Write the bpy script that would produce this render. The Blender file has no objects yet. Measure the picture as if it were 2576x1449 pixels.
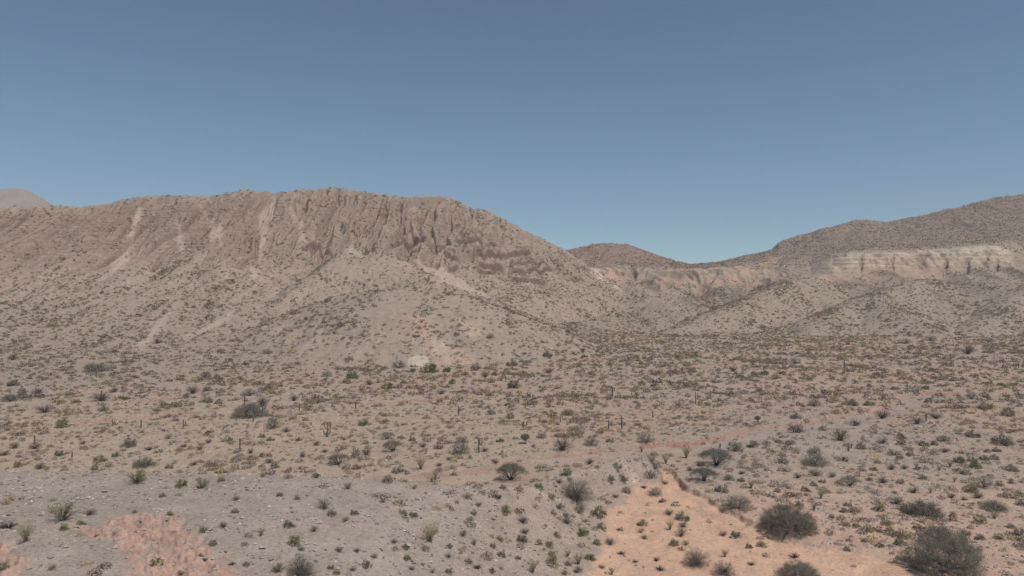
import bpy, math, random
import numpy as np

# ------------------------------------------------------------------ camera, sky, sun, exposure
SC = bpy.context.scene
COL = SC.collection
R = math.radians
HCAM = 25.0
PIT = math.atan(0.01642)
cam_d = bpy.data.cameras.new("camera")
cam = bpy.data.objects.new("camera", cam_d)
COL.objects.link(cam)
cam.location = (0, 0, HCAM)
cam.rotation_euler = (R(90) + PIT, 0, 0)
cam_d.sensor_width = 36.0
cam_d.lens = 25.7
cam_d.clip_start = 0.5
cam_d.clip_end = 20000
SC.camera = cam

SUN_EL, SUN_AZ = 62.0, 132.0      # azimuth measured from +Y (view direction) towards +X
w = bpy.data.worlds.new("World")
SC.world = w
w.use_nodes = True
nt = w.node_tree
bg = nt.nodes["Background"]
sky = nt.nodes.new("ShaderNodeTexSky")
sky.sky_type = 'NISHITA'
sky.sun_disc = False
sky.sun_elevation = R(SUN_EL)
sky.sun_rotation = R(SUN_AZ)
sky.altitude = 3000
sky.air_density = 1.0
sky.dust_density = 0.3
sky.ozone_density = 1.0
hs = nt.nodes.new("ShaderNodeHueSaturation")
hs.inputs['Saturation'].default_value = 1.0
nt.links.new(sky.outputs[0], hs.inputs['Color'])
tn = nt.nodes.new("ShaderNodeVectorMath"); tn.operation = 'MULTIPLY'
tn.inputs[1].default_value = (1.02, 1.165, 1.135)
nt.links.new(hs.outputs[0], tn.inputs[0])
nt.links.new(tn.outputs[0], bg.inputs['Color'])
bg.inputs['Strength'].default_value = 0.079
sd = bpy.data.lights.new("sun", 'SUN')
sd.energy = 3.4
sd.angle = R(0.5)
sd.color = (1.0, 0.925, 0.83)
sun = bpy.data.objects.new("sun", sd)
COL.objects.link(sun)
sun.rotation_euler = (R(90 - SUN_EL), 0, R(180 - SUN_AZ))
sun.location = (60, 30, 120)
SC.view_settings.view_transform = 'Standard'
SC.view_settings.look = 'None'
SC.view_settings.exposure = 0.0
SC.view_settings.gamma = 1.0

# ------------------------------------------------------------------ noise and maths helpers
rng = np.random.default_rng(7)
_P = np.random.default_rng(3).permutation(4096).astype(np.int32)
_G = np.random.default_rng(4).random(4096).astype(np.float32) * 2 * np.pi
_GX, _GY = np.cos(_G), np.sin(_G)
def perlin(x, y, s=0):
    x = np.asarray(x, np.float32) + s * 17.31; y = np.asarray(y, np.float32) + s * 9.77
    xi = np.floor(x).astype(np.int32); yi = np.floor(y).astype(np.int32)
    fx = x - xi; fy = y - yi
    u = fx * fx * fx * (fx * (fx * 6 - 15) + 10); v = fy * fy * fy * (fy * (fy * 6 - 15) + 10)
    def g(a, b, dx, dy):
        h = _P[(_P[a & 4095] + b) & 4095]
        return _GX[h] * dx + _GY[h] * dy
    n00 = g(xi, yi, fx, fy); n10 = g(xi + 1, yi, fx - 1, fy)
    n01 = g(xi, yi + 1, fx, fy - 1); n11 = g(xi + 1, yi + 1, fx - 1, fy - 1)
    a = n00 + u * (n10 - n00); b = n01 + u * (n11 - n01)
    return (a + v * (b - a)) * 1.5
def fbm(x, y, o=4, s=0, g=0.5):
    r = 0; a = 1.0; t = 0
    for i in range(o):
        r = r + a * perlin(x, y, s + i); t += a
        a *= g; x = x * 2.03; y = y * 2.03
    return r / t
def ridged(x, y, o=3, s=0):
    r = 0; a = 1.0; t = 0
    for i in range(o):
        r = r + a * (1 - np.abs(perlin(x, y, s + i)) * 2); t += a
        a *= .5; x = x * 2.1; y = y * 1.9
    return r / t
def sst(a, b, x):
    t = np.clip((x - a) / (b - a), 0, 1)
    return t * t * (3 - 2 * t)
F = 1839.0; CX = 1288.0; CY = 724.5                      # the photograph measured at 2576 x 1449
se, ce = math.sin(PIT), math.cos(PIT)
def T_of(py):
    v = (CY - np.asarray(py, float)) / F
    return (se + v * ce) / (ce - v * se)
def py_of(T):
    # inverse of T_of
    v = (T * ce - se) / (ce + T * se)
    return CY - v * F
def plain_z(y):
    return 0.02 * 0.5 * ((y - 150) + np.sqrt((y - 150) ** 2 + 1600.0))
def hit_plain(px, py):
    T = float(T_of(py)); y = 100.0
    for _ in range(60):
        y = 0.5 * y + 0.5 * (plain_z(y) - HCAM) / min(T, -0.008)
    return ((px - CX) / F * y, y)
def t1(X, Y): return (X * .25, 1087 + Y * .25)          # helpers for the four magnified near views
def TT(k, X, Y): return ((k - 1) * 644 + X * .25, 1086.75 + Y * .25)
def MM(k, X, Y): return ((k - 1) * 858.67 + X * .33333, 831.8 + Y * .33333)

# ------------------------------------------------------------------ terrain grid (u = x/y, y)
du = 1.0 / 731
uc = np.arange(-0.80, 0.8001, du)
side = 0.80 * np.power(1.55 / 0.80, np.linspace(0, 1, 60)[1:])
U = np.concatenate([-side[::-1], uc, side]).astype(np.float32)
ys = [14.0]
while ys[-1] < 1150:
    y = ys[-1]
    if y < 45: d = 0.8
    elif y < 215: d = max(0.22, y * y / (25 * 731) * 0.62)
    elif y < 700: d = 0.62
    elif y < 1030: d = 1.1
    else: d = 4
    ys.append(y + d)
Y1 = np.array(ys, np.float32)
NU, NY = len(U), len(Y1)
PXc = CX + F * U
GY, GU = np.meshgrid(Y1, U, indexing='ij')
GX = GY * GU
GP = CX + F * GU

def polyline_sd(pts, X, Y, box=40):
    """distance to a polyline and side (positive = to the near side of a line that runs left to right)"""
    D = np.full(X.shape, 1e6, np.float32); S = np.zeros(X.shape, np.float32); A = np.zeros(X.shape, np.float32)
    tot = 0
    for (x0, y0), (x1, y1) in zip(pts[:-1], pts[1:]):
        dx, dy = x1 - x0, y1 - y0; L = math.hypot(dx, dy) + 1e-9
        t = np.clip(((X - x0) * dx + (Y - y0) * dy) / (L * L), 0, 1)
        d = np.hypot(X - x0 - t * dx, Y - y0 - t * dy)
        sg = -np.sign(dx * (Y - y0) - dy * (X - x0))
        m = d < D
        D = np.where(m, d, D); S = np.where(m, sg, S); A = np.where(m, tot + t * L, A)
        tot += L
    return D, S, A, tot
def poly_sd(pts, X, Y):
    """signed distance to a closed polygon, positive inside"""
    ins = np.zeros(X.shape, bool); D = np.full(X.shape, 1e6, np.float32)
    n = len(pts)
    for i in range(n):
        x0, y0 = pts[i]; x1, y1 = pts[(i + 1) % n]
        c = ((y0 > Y) != (y1 > Y)) & (X < (x1 - x0) * (Y - y0) / (y1 - y0 + 1e-12) + x0)
        ins ^= c
        dx, dy = x1 - x0, y1 - y0; L2 = dx * dx + dy * dy + 1e-9
        t = np.clip(((X - x0) * dx + (Y - y0) * dy) / L2, 0, 1)
        D = np.minimum(D, np.hypot(X - x0 - t * dx, Y - y0 - t * dy))
    return np.where(ins, D, -D)

def hermite(xk, yk, x):
    h = np.diff(xk); dl = np.diff(yk) / h
    m = np.zeros_like(yk); m[0] = dl[0]; m[-1] = dl[-1]
    same = dl[:-1] * dl[1:] > 0
    m[1:-1] = np.where(same, 2 * dl[:-1] * dl[1:] / np.where(same, dl[:-1] + dl[1:], 1), 0)
    k = np.clip(np.searchsorted(xk, x) - 1, 0, len(h) - 1)
    t = (x - xk[k]) / h[k]
    lo = t < 0; hi = t > 1
    tc = np.clip(t, 0, 1)
    r = ((2 * tc**3 - 3 * tc**2 + 1) * yk[k] + (tc**3 - 2 * tc**2 + tc) * h[k] * m[k]
         + (-2 * tc**3 + 3 * tc**2) * yk[k + 1] + (tc**3 - tc**2) * h[k] * m[k + 1])
    r = np.where(lo, yk[0] + (x - xk[0]) * np.maximum(m[0], .05), r)
    return np.where(hi, yk[-1] - (x - xk[-1]) * 0.42, r)

def T(tab, px): return np.interp(px, [a for a, b in tab], [b for a, b in tab])
crestA = [(-700,560),(-300,530),(0,520),(150,517),(200,520),(270,512),(300,502),(370,492),(450,490),(520,493),(560,487),(610,478),(660,480),(690,485),
          (740,478),(790,475),(830,471),(870,475),(900,480),(960,488),(1020,495),(1070,494),(1110,493),(1140,500),(1190,525),(1220,527),(1260,548),
          (1320,580),(1380,607),(1425,630),(1460,655),(1500,682),(1560,716),(1640,764),(1700,797),(1800,850),(2000,900)]
skyB = [(1000,660),(1200,650),(1430,628),(1500,613),(1540,611),(1580,617),(1640,637),(1700,655),(1740,664),(1800,660),(1870,645),(1930,630),(1943,625),(1960,610),
        (2000,596),(2080,573),(2150,556),(2180,554),(2230,558),(2260,553),(2350,535),(2420,518),(2500,498),(2550,492),(2600,488),(2900,470),(3500,460)]
A_L = [  # (py table, depth table)
 (None, [(-700,200),(0,198),(300,205),(600,225),(800,245),(1000,265),(1200,310),(1340,345),(1425,380),(1560,440),(1700,480),(1800,500)]),
 ([(0,880),(600,865),(1000,840),(1200,825),(1340,815),(1425,810),(1560,815),(1700,828),(1900,900)], [(0,280),(600,295),(1000,330),(1200,380),(1425,470),(1560,500),(1700,520)]),
 ([(0,775),(600,765),(1000,755),(1200,765),(1425,757),(1560,775),(1700,810),(1900,880)], [(0,360),(600,370),(1000,395),(1200,425),(1425,500),(1560,540),(1700,545)]),
 ([(0,690),(600,675),(1000,680),(1200,705),(1425,715),(1560,745),(1700,803),(1900,870)], [(0,425),(600,435),(1000,455),(1200,480),(1425,540),(1560,565),(1700,560)]),
 ([(0,600),(600,590),(800,585),(1000,590),(1200,610),(1425,670),(1560,728),(1700,800),(1900,860)], [(0,475),(600,485),(1000,508),(1200,535),(1425,580),(1560,580),(1700,567)]),
 (crestA, [(-700,530),(0,530),(600,540),(1000,568),(1200,595),(1425,640),(1500,625),(1560,604),(1640,586),(1700,575),(1800,570)]),
]
B_L = [
 (None, [(1000,440),(1425,440),(2100,430),(2576,420),(3200,400)]),
 ([(1000,810),(1425,805),(1740,803),(2100,792),(2576,782),(3200,770)], [(1000,500),(2576,495),(3200,480)]),
 ([(1000,770),(1425,765),(1740,757),(2100,742),(2576,735),(3200,725)], [(1000,570),(2576,565),(3200,550)]),
 ([(1000,715),(1425,712),(1740,710),(1943,708),(2057,702),(2150,700),(2300,694),(2576,684),(3200,675)], [(1000,640),(2000,640),(2100,628),(3200,625)]),
 ([(1000,695),(1425,686),(1600,678),(1740,680),(1850,676),(1943,684),(2040,680),(2090,650),(2130,637),(2300,632),(2504,620),(2545,635),(2576,655),(2640,640),(3200,600)],
  [(1000,678),(1943,680),(2100,672),(2500,672),(3200,675)]),
 ([(1000,675),(1425,662),(1540,655),(1740,673),(1943,655),(2100,622),(2300,614),(2576,592),(3200,565)], [(1000,765),(3200,765)]),
 (skyB, [(1000,900),(1740,900),(1943,885),(2150,950),(2576,1020),(3200,1040)]),
]
def layer_tables(L, PX):
    Ds, Zs = [], []
    for i, (pt, dt) in enumerate(L):
        D = T(dt, PX)
        Z = plain_z(D) if pt is None else HCAM + D * T_of(T(pt, PX))
        Ds.append(D); Zs.append(Z)
    return np.array(Ds), np.array(Zs)
AD, AZ = layer_tables(A_L, PXc)
BD, BZ = layer_tables(B_L, PXc)

# warps of the depth: gullies, buttresses, spurs
rowA = (Y1 > 170)
yy = GY
wx = GX + 11 * fbm(GX / 55, GY / 60, 3, 11) + .8 * fbm(GX / 9, GY / 12, 2, 12)
tA = np.clip((GY - AD[2][None]) / (AD[5] - AD[2])[None], 0, 1.2)
gul = ridged(wx / 17, GY / 210, 3, 21)
big = ridged(wx / 52 + .3, GY / 300, 2, 31)
gmask = sst(.25, .6, tA) * (1 - .65 * sst(.93, 1.0, tA)) * (1 - .6 * sst(1250, 1450, GP))
gmask *= (.55 + .45 * sst(350, 700, GP)) * (1 - .85 * sst(1090, 1230, GP))
warpA = gmask * ((gul - .35) * (6.5 + 6.0 * sst(640, 760, GP) * (1 - sst(1130, 1230, GP)))) + sst(.0, .25, tA) * (1 - sst(.55, 1, tA)) * (big - .4) * 16 * (1 - sst(1100, 1400, GP))
warpA += sst(.3, .7, tA) * fbm(GX / 7, GY / 30, 3, 41) * 4.0
fine = ridged(wx / 8.2 + 5, GY / 120, 3, 22)
warpA += gmask * (fine - .4) * 4.5 + sst(0, .12, tA) * (1 - sst(.35, .6, tA)) * (ridged(wx / 19 + 2, GY / 170, 3, 23) - .4) * 9
drain = sst(.0, .5, perlin(wx / 8 + GY * .02, GY / 75, 24) + .5 * perlin(wx / 3.5, GY / 30, 25))
# white cliff buttresses and spurs on the far hills
GPn = GP + 9 * fbm(GX / 3.5, GY / 5, 2, 55)
def notch(lst):
    r = 0
    for c_, w_ in lst: r = r + np.exp(-((GPn - c_) / w_) ** 4)
    return r
tB = np.clip((GY - BD[0][None]) / (BD[4] - BD[0])[None], 0, 2)
but = ridged(GX / 17 + .4 * fbm(GX / 20, GY / 20, 2, 51), GY / 120, 2, 52)
cm = sst(.82, .93, tB) * (1 - sst(1.0, 1.12, tB))
ridB = ridged(GX / 44, GY / 260, 2, 61)
warpB = cm * (but - .4) * (2.5 + 6 * sst(2040, 2120, GP)) + sst(.1, .4, tB) * (1 - sst(.75, .9, tB)) * (ridged(GX / 44, GY / 260, 2, 61) - .4) * 40
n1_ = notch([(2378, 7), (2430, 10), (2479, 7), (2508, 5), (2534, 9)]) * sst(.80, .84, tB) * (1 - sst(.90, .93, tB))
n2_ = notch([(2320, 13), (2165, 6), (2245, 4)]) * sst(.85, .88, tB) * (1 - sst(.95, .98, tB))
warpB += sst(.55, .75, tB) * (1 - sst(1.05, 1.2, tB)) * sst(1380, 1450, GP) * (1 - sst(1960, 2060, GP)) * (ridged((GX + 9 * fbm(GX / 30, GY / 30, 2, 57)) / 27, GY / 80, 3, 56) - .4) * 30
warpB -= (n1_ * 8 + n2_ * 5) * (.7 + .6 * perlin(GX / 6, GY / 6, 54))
warpB += cm * fbm(GX / 9, GY / 14, 3, 53) * 4
warpB += sst(1.05, 1.3, tB) * (fbm((GX + 40 * fbm(GX / 150, GY / 150, 2, 66)) / 38, GY / 160, 4, 62)) * 26
hA = np.empty_like(GY); hB = np.empty_like(GY)
for j in range(NU):
    hA[:, j] = hermite(AD[:, j], AZ[:, j], (GY[:, j] + warpA[:, j]).astype(float))
    hB[:, j] = hermite(BD[:, j], BZ[:, j], (GY[:, j] + warpB[:, j] * (GY[:, j] < BD[6, j])).astype(float))
# keep the crest itself where it is: blend the last metres back
cb = sst(.90, 1.0, tA) * .7
hA0 = np.empty_like(GY)
for j in range(NU): hA0[:, j] = hermite(AD[:, j], AZ[:, j], GY[:, j].astype(float))
hA = hA + (hA0 - hA) * cb; del hA0
# rock ledges: terraces that step the slope, on the cliffs
def terrace(h, p, k, ph):
    q = h / p + ph
    f = q - np.floor(q)
    return p * (np.floor(q) + np.clip((f - .62) / .38, 0, 1) ** 1.0 * 1.0 - ph) * k + h * (1 - k)
led = sst(940, 1020, GP) * (1 - sst(1440, 1500, GP)) * sst(.42, .55, tA + .05 * fbm(GX / 30, GY / 30, 2, 71)) * (1 - sst(.74, .86, tA + .08 * fbm(GX / 25, GY / 25, 2, 72)))
led *= sst(-.1, .2, fbm(GX / 22, GY / 12, 3, 73))
str_ = sst(.38, .55, tA) * (1 - sst(.93, .99, tA)) * (1 - .5 * sst(900, 1350, GP)) * sst(-.35, .15, fbm(wx / 22, GY / 200, 3, 74) + .12)
hA = terrace(hA, 6.2, .45 * led, .55 * fbm(GX / 34, GY / 34, 3, 75))
hA = terrace(hA, 2.3, .55 * str_, .9 * fbm(GX / 30, GY / 45, 3, 76))
wl = sst(.84, .9, tB) * (1 - sst(1.02, 1.1, tB)) * sst(2040, 2110, GP)
hB = terrace(hB, 4.2, .5 * wl, .5 * fbm(GX / 90, GY / 90, 2, 77))
upB = sst(1.1, 1.3, tB)
hA += (fbm(GX / 6, GY / 9, 3, 81)) * (.35 + .55 * sst(.3, .6, tA)) * (tA > 0)
hB += (fbm(GX / 7, GY / 10, 3, 82)) * (.5 + 1.2 * upB)

vg = np.clip(1 - np.abs(perlin(wx / 12.5 + 3.3, GY / 260, 27)) / .16, 0, 1)
vg2 = np.clip(1 - np.abs(perlin(wx / 6.5 + 1.3, GY / 120, 28)) / .2, 0, 1)
gzone = sst(.30, .5, tA + .12 * fbm(GX / 18, GY / 40, 2, 29)) * (1 - sst(.96, 1.0, tA)) * (.62 + .38 * sst(560, 740, GP)) * (1 - .7 * sst(1130, 1260, GP)) * (GP < 1500)
vg3 = np.clip(1 - np.abs(perlin(wx / 9.0 + 7.1, GY / 420, 30)) * 2.6, 0, 1)
hA -= gzone * (4.2 * vg + 1.3 * vg2 + 3.5 * vg3)
def on_A(px, py):
    j = int(np.clip(np.searchsorted(PXc, px), 1, NU - 1)); col = py_of((hA[:, j] - HCAM) / Y1)
    i = int(np.argmax((col <= py) & (Y1 > 300))); y = float(Y1[i]); return ((px - CX) / F * y, y)
ledge_rock_shade = np.zeros_like(GY)
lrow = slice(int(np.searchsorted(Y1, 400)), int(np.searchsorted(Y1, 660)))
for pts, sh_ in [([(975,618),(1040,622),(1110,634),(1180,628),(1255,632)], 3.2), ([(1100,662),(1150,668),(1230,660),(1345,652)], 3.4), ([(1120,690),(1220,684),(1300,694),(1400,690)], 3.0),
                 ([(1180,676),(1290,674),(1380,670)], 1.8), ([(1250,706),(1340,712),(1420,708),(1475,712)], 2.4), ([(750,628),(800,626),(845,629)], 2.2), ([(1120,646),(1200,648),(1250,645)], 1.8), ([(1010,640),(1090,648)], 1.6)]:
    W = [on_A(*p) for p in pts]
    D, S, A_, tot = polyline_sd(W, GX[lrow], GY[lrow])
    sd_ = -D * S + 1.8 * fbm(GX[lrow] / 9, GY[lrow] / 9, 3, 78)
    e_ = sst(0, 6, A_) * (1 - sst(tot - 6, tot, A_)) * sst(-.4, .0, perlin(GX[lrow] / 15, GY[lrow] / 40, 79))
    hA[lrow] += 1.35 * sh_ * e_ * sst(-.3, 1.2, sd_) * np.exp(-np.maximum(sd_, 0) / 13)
    ledge_rock_shade[lrow] = np.maximum(ledge_rock_shade[lrow], e_ * sst(-.9, -.5, sd_) * (1 - sst(.6, 1.1, sd_)))
# spurs: crest polylines with talus sides
def P3(px, py, D): return ((px - CX) / F * D, D, HCAM + D * float(T_of(py)))
def spur(pts, k, rnd=3.0, nz=.12, s=0):
    out = np.full(GY.shape, -1e3, np.float32)
    n = 1 + nz * fbm(GX / 14, GY / 14, 3, 90 + s) * 2
    for a, b in zip(pts[:-1], pts[1:]):
        dx, dy = b[0] - a[0], b[1] - a[1]; L2 = dx * dx + dy * dy
        t = np.clip(((GX - a[0]) * dx + (GY - a[1]) * dy) / L2, 0, 1)
        d = np.hypot(GX - a[0] - t * dx, GY - a[1] - t * dy) * n
        z = a[2] + t * (b[2] - a[2]) - k * (np.sqrt(d * d + rnd * rnd) - rnd)
        out = np.maximum(out, z)
    return out
def smax(a, b, k): return .5 * (a + b + np.sqrt((a - b) ** 2 + k * k)) - .5 * k * np.exp(-np.abs(a - b) / k)
rill = ridged(GX / 6.5 + fbm(GX / 30, GY / 30, 2, 95), GY / 60, 2, 96) * .55
spA = [
 ([P3(905,735,345), P3(1000,727,330), P3(1135,740,330), P3(1200,775,318), P3(1270,835,300), P3(1335,885,290)], .40, 5),
 ([P3(1000,727,330), P3(1040,790,308), P3(1055,860,285)], .42, 4),
 ([P3(880,622,432), P3(800,690,405), P3(700,760,370), P3(640,800,350)], .66, 2),
 ([P3(985,640,440), P3(1060,685,425), P3(1150,730,405), P3(1225,752,390)], .52, 3),
 ([P3(560,668,425), P3(520,730,395), P3(470,790,365)], .5, 3),
 ([P3(330,672,420), P3(250,740,385), P3(190,800,350)], .48, 3),
 ([P3(790,700,400), P3(740,770,370), P3(700,820,340)], .48, 3),
]
spB = [
 ([P3(2010,690,600), P3(1990,705,570), P3(1900,745,520), P3(1800,785,470), P3(1700,828,430)], .42, 5),
 ([P3(2330,702,610), P3(2250,722,560), P3(2185,748,500), P3(2250,785,440), P3(2350,832,400)], .40, 7),
 ([P3(2185,748,500), P3(2090,790,450), P3(2040,830,420)], .40, 6),
 ([P3(2640,690,600), P3(2560,740,520), P3(2480,800,450), P3(2430,835,410)], .42, 6),
 ([P3(1560,700,620), P3(1640,745,560), P3(1720,790,500)], .42, 5),
]
for i, (p, k, r_) in enumerate(spA): hA = smax(hA, spur(p, k, r_ + 4, .04, i) - rill * .7 * (GY > 240), 1.2)
for i, (p, k, r_) in enumerate(spB): hB = smax(hB, spur(p, k, r_ + 3, .05, 10 + i) - rill * .6, 1.2)
hB -= 60 * sst(1100, 1000, GP) * 0 + 200 * (GP < 900)

hP = plain_z(GY) + .45 * fbm(GX / 22, GY / 30, 4, 101) * sst(60, 120, GY) + .05 * fbm(GX / 1.3, GY / 1.6, 2, 102)
# ---- small scarps (banks) in the plain
def banks():
    L = []
    L.append(("wash", [MM(2,-900,1300),MM(2,470,1092),MM(2,700,1085),MM(2,900,1065),MM(2,1120,1048),MM(2,1200,1005),MM(2,1250,975),MM(2,1400,958),MM(2,1700,930),MM(2,1950,897),MM(2,2200,872),MM(2,2380,850),
      MM(2,2500,846),MM(3,60,838),MM(3,200,815),MM(3,330,780),MM(3,450,740),MM(3,560,728),MM(3,650,718),MM(3,800,700),MM(3,1010,668),MM(3,1060,655),MM(3,1200,620),MM(3,1400,600),MM(3,1480,585),MM(3,1570,545),
      MM(3,1590,505),MM(3,1650,480),MM(3,1800,465),MM(3,1950,460),MM(3,2120,455),MM(3,2500,450),MM(3,3300,440)], .62, 10))
    L.append(("s", [MM(1,300,690),MM(1,560,672),MM(1,930,655),MM(1,1200,628),MM(1,1400,605),MM(1,1600,598),MM(1,1840,580),MM(1,2100,590),MM(1,2260,605)], .7, 9))
    L.append(("s", [MM(1,650,555),MM(1,900,540),MM(1,1080,520),MM(1,1250,508),MM(1,1500,480)], .4, 7))
    L.append(("s", [MM(2,-40,585),MM(2,150,545),MM(2,300,535),MM(2,450,522),MM(2,700,520),MM(2,780,485),MM(2,1000,482)], .6, 9))
    L.append(("s", [MM(2,1000,405),MM(2,1200,398),MM(2,1450,392)], .6, 8))
    L.append(("s", [MM(2,2250,285),MM(2,2576,275),MM(3,150,262),MM(3,520,243)], .5, 8))
    L.append(("s", [MM(3,980,215),MM(3,1240,203)], .6, 8))
    L.append(("s", [MM(3,1170,252),MM(3,1510,250)], .5, 7))
    L.append(("s", [MM(3,1880,575),MM(3,2000,555),MM(3,2150,552)], .8, 6))
    L.append(("s", [MM(3,2050,600),MM(3,2250,603),MM(3,2600,600)], .8, 6))
    L.append(("s", [MM(1,1980,390),MM(1,2200,352),MM(1,2420,378)], .5, 7))
    L.append(("s", [MM(2,100,415),MM(2,450,400),MM(2,650,420)], .3, 7))
    return L
redm = np.zeros_like(GY); washm = np.zeros_like(GY)
nzb = fbm(GX / 2.2, GY / 2.2, 3, 111)
nzl = fbm(GX / 9, GY / 9, 3, 112)
prow = slice(0, int(np.searchsorted(Y1, 470)))
for name, pts, dep, wid in banks():
    W = [hit_plain(*p) for p in pts]
    sx, sy = GX[prow], GY[prow]
    D, S, A_, tot = polyline_sd(W, sx, sy)
    sd = D * S + nzb[prow] * 1.1 + nzl[prow] * 2.5
    end = sst(0, 8, A_) * (1 - sst(tot - 8, tot, A_)) * (.45 + .55 * sst(-.3, .2, nzl[prow] + .15))
    if name == "wash": end = end * (.65 + .35 * sst(-.1, .3, perlin(sx / 25, sy / 25, 3)))
    fall = sst(-.15, .4, sd) * (1 - sst(wid * .35, wid, sd))
    if name == 'wash': dep = .5 + .45 * sst(1500, 2000, GP[prow])
    hP[prow] -= dep * end * fall
    # a low levee on top, the fall back being gentle
    redm[prow] = np.maximum(redm[prow], end * sst(-.5, -.1, sd) * (1 - sst(.6, 1.1, sd)))
    wm = end * sst(.4, 1.2, sd) * (1 - sst(wid * .55, wid * .95, sd + 2.5 * nzl[prow]))
    if name == "wash": washm[prow] = np.maximum(washm[prow], np.maximum(wm, sst(.4, 1.2, sd) * (1 - sst(wid * .55, wid * .95, sd + 3 * nzl[prow]))))
    else: washm[prow] = np.maximum(washm[prow], .45 * wm)
# ---- the orange sand bed, lower right
sandp = [TT(3,1440,318),TT(3,1590,372),TT(3,1650,430),TT(3,1700,500),TT(3,1760,560),TT(3,1900,620),TT(3,2050,720),TT(3,2150,790),TT(3,2300,850),TT(3,2450,930),
         TT(4,0,1000),TT(4,150,1060),TT(4,350,1110),TT(4,550,1140),TT(4,800,1195),TT(4,1200,1270),TT(4,1450,1400),TT(4,1800,1600),TT(4,2200,2100),TT(3,400,2300),
         TT(3,700,1500),TT(3,860,1280),TT(3,900,1200),TT(3,880,1080),TT(3,950,1000),TT(3,930,850),TT(3,980,740),TT(3,1100,690),TT(3,1200,600),TT(3,1290,520),TT(3,1480,480),TT(3,1500,400)]
r2 = slice(0, int(np.searchsorted(Y1, 150)))
sandw = [hit_plain(*p) for p in sandp]
sandm = np.full(GY.shape, -50, np.float32)
sandm[r2] = poly_sd(sandw, GX[r2], GY[r2]) + .45 * nzb[r2] + .5 * nzl[r2]
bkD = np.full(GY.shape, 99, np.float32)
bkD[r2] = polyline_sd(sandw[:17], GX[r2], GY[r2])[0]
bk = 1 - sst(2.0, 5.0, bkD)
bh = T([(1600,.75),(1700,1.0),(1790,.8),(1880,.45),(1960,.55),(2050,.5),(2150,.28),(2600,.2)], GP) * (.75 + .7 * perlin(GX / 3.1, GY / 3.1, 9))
hP -= bk * bh * sst(-.2 - .5 * np.abs(nzb), .30 + .7 * sst(1850, 2100, GP), sandm) + (1 - bk) * .6 * sst(-2.2, 2.2, sandm)
hP += .10 * fbm(GX / 3.5, GY / 2.0, 3, 121) * sst(0, 1, sandm)

# ---- the gravel mound in front, left and centre
s = 2576 / 1024
cr = [(-500,470,73),(-100,470.5,73),(0,471,73),(100,472,73.5),(200,474,74),(300,476,75),(400,480,76.5),(450,484,78),(500,486.5,80),(530,484,84),(560,476,91),(600,463.5,100),(622,457.5,104),(640,459.5,106),(652,463,107)]
crp = np.array([a * s for a, b, c in cr]); crD = np.array([c for a, b, c in cr], float)
crZ = np.array([HCAM + c * float(T_of(b * s)) for a, b, c in cr])
ctrl = []
for a, b, c in cr: ctrl.append(((a * s - CX) / F * c, c, HCAM + c * float(T_of(b * s))))
for a, b, z in [(-300,576,7.8),(0,576,7.4),(120,576,6.8),(230,576,6.0),(330,576,4.9),(420,576,3.3),(500,576,1.4),(560,576,-.2),(600,576,-1.2),(-200,520,8.2),(0,520,8),(150,520,7.6),(260,525,6.9),(350,530,5.9),
                (440,530,4.1),(520,530,2.0),(570,530,.5),(598,530,-.9),(0,640,6.2),(200,640,5.4),(400,640,1.9),(560,640,-1.6),(400,500,6.1),(470,502,4.6),(530,505,3.0),(575,500,1.4),(606,500,-.6),(600,480,1.6),(628,486,-.5),(652,474,-.4),(640,466,1.3),(665,468,-.8)]:
    D = (z - HCAM) / float(T_of(b * s))
    ctrl.append(((a * s - CX) / F * D, D, z))
C = np.array(ctrl)
def tps(d2): return d2 * np.log(np.sqrt(d2) + 1e-6)
n = len(C)
K = tps((C[:, None, 0] - C[None, :, 0]) ** 2 + (C[:, None, 1] - C[None, :, 1]) ** 2) + np.eye(n) * 8
Pm = np.c_[np.ones(n), C[:, :2]]
M_ = np.block([[K, Pm], [Pm.T, np.zeros((3, 3))]])
sol = np.linalg.solve(M_, np.r_[C[:, 2], 0, 0, 0])
def tp_eval(X, Y):
    r = sol[n] + sol[n + 1] * X + sol[n + 2] * Y
    for i in range(n):
        r = r + sol[i] * tps((X - C[i, 0]) ** 2 + (Y - C[i, 1]) ** 2)
    return r
r3 = slice(0, int(np.searchsorted(Y1, 150)))
X3, Y3, P3_ = GX[r3].astype(float), GY[r3].astype(float), GP[r3]
yc = np.interp(P3_, crp, crD)
zc = np.interp(P3_, crp, crZ)
yn = np.maximum(np.minimum(Y3, yc), 34)
hM = tp_eval(GU[r3] * yn, yn)
beh = np.maximum(Y3 - yc, 0)
zcr = np.interp(P3_, crp, crZ)
kb = sst(-6, 0, Y3 - yc)
hM = hM * (1 - kb) + np.minimum(zcr - .236 * np.minimum(Y3 - yc, 0) * .9, 99) * kb
hM -= .5 * beh + .02 * beh ** 2 * 0
hM -= np.clip((P3_ - 1640) / 18.0, 0, 50) + 30 * sst(-1200, -1500, P3_) * 0
nearf = .16 * fbm(X3 / 5, Y3 / 5, 4, 131) + .05 * fbm(X3 / 1.1, Y3 / 1.1, 3, 132)
hM += nearf
# runnels down the right flank
flank = sst(380 * s, 480 * s, P3_) * (1 - sst(630 * s, 650 * s, P3_))
hM += flank * (ridged((X3 * .8 + Y3 * .6) / 4.5, (X3 * .6 - Y3 * .8) / 20, 2, 133) - .3) * .3

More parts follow.
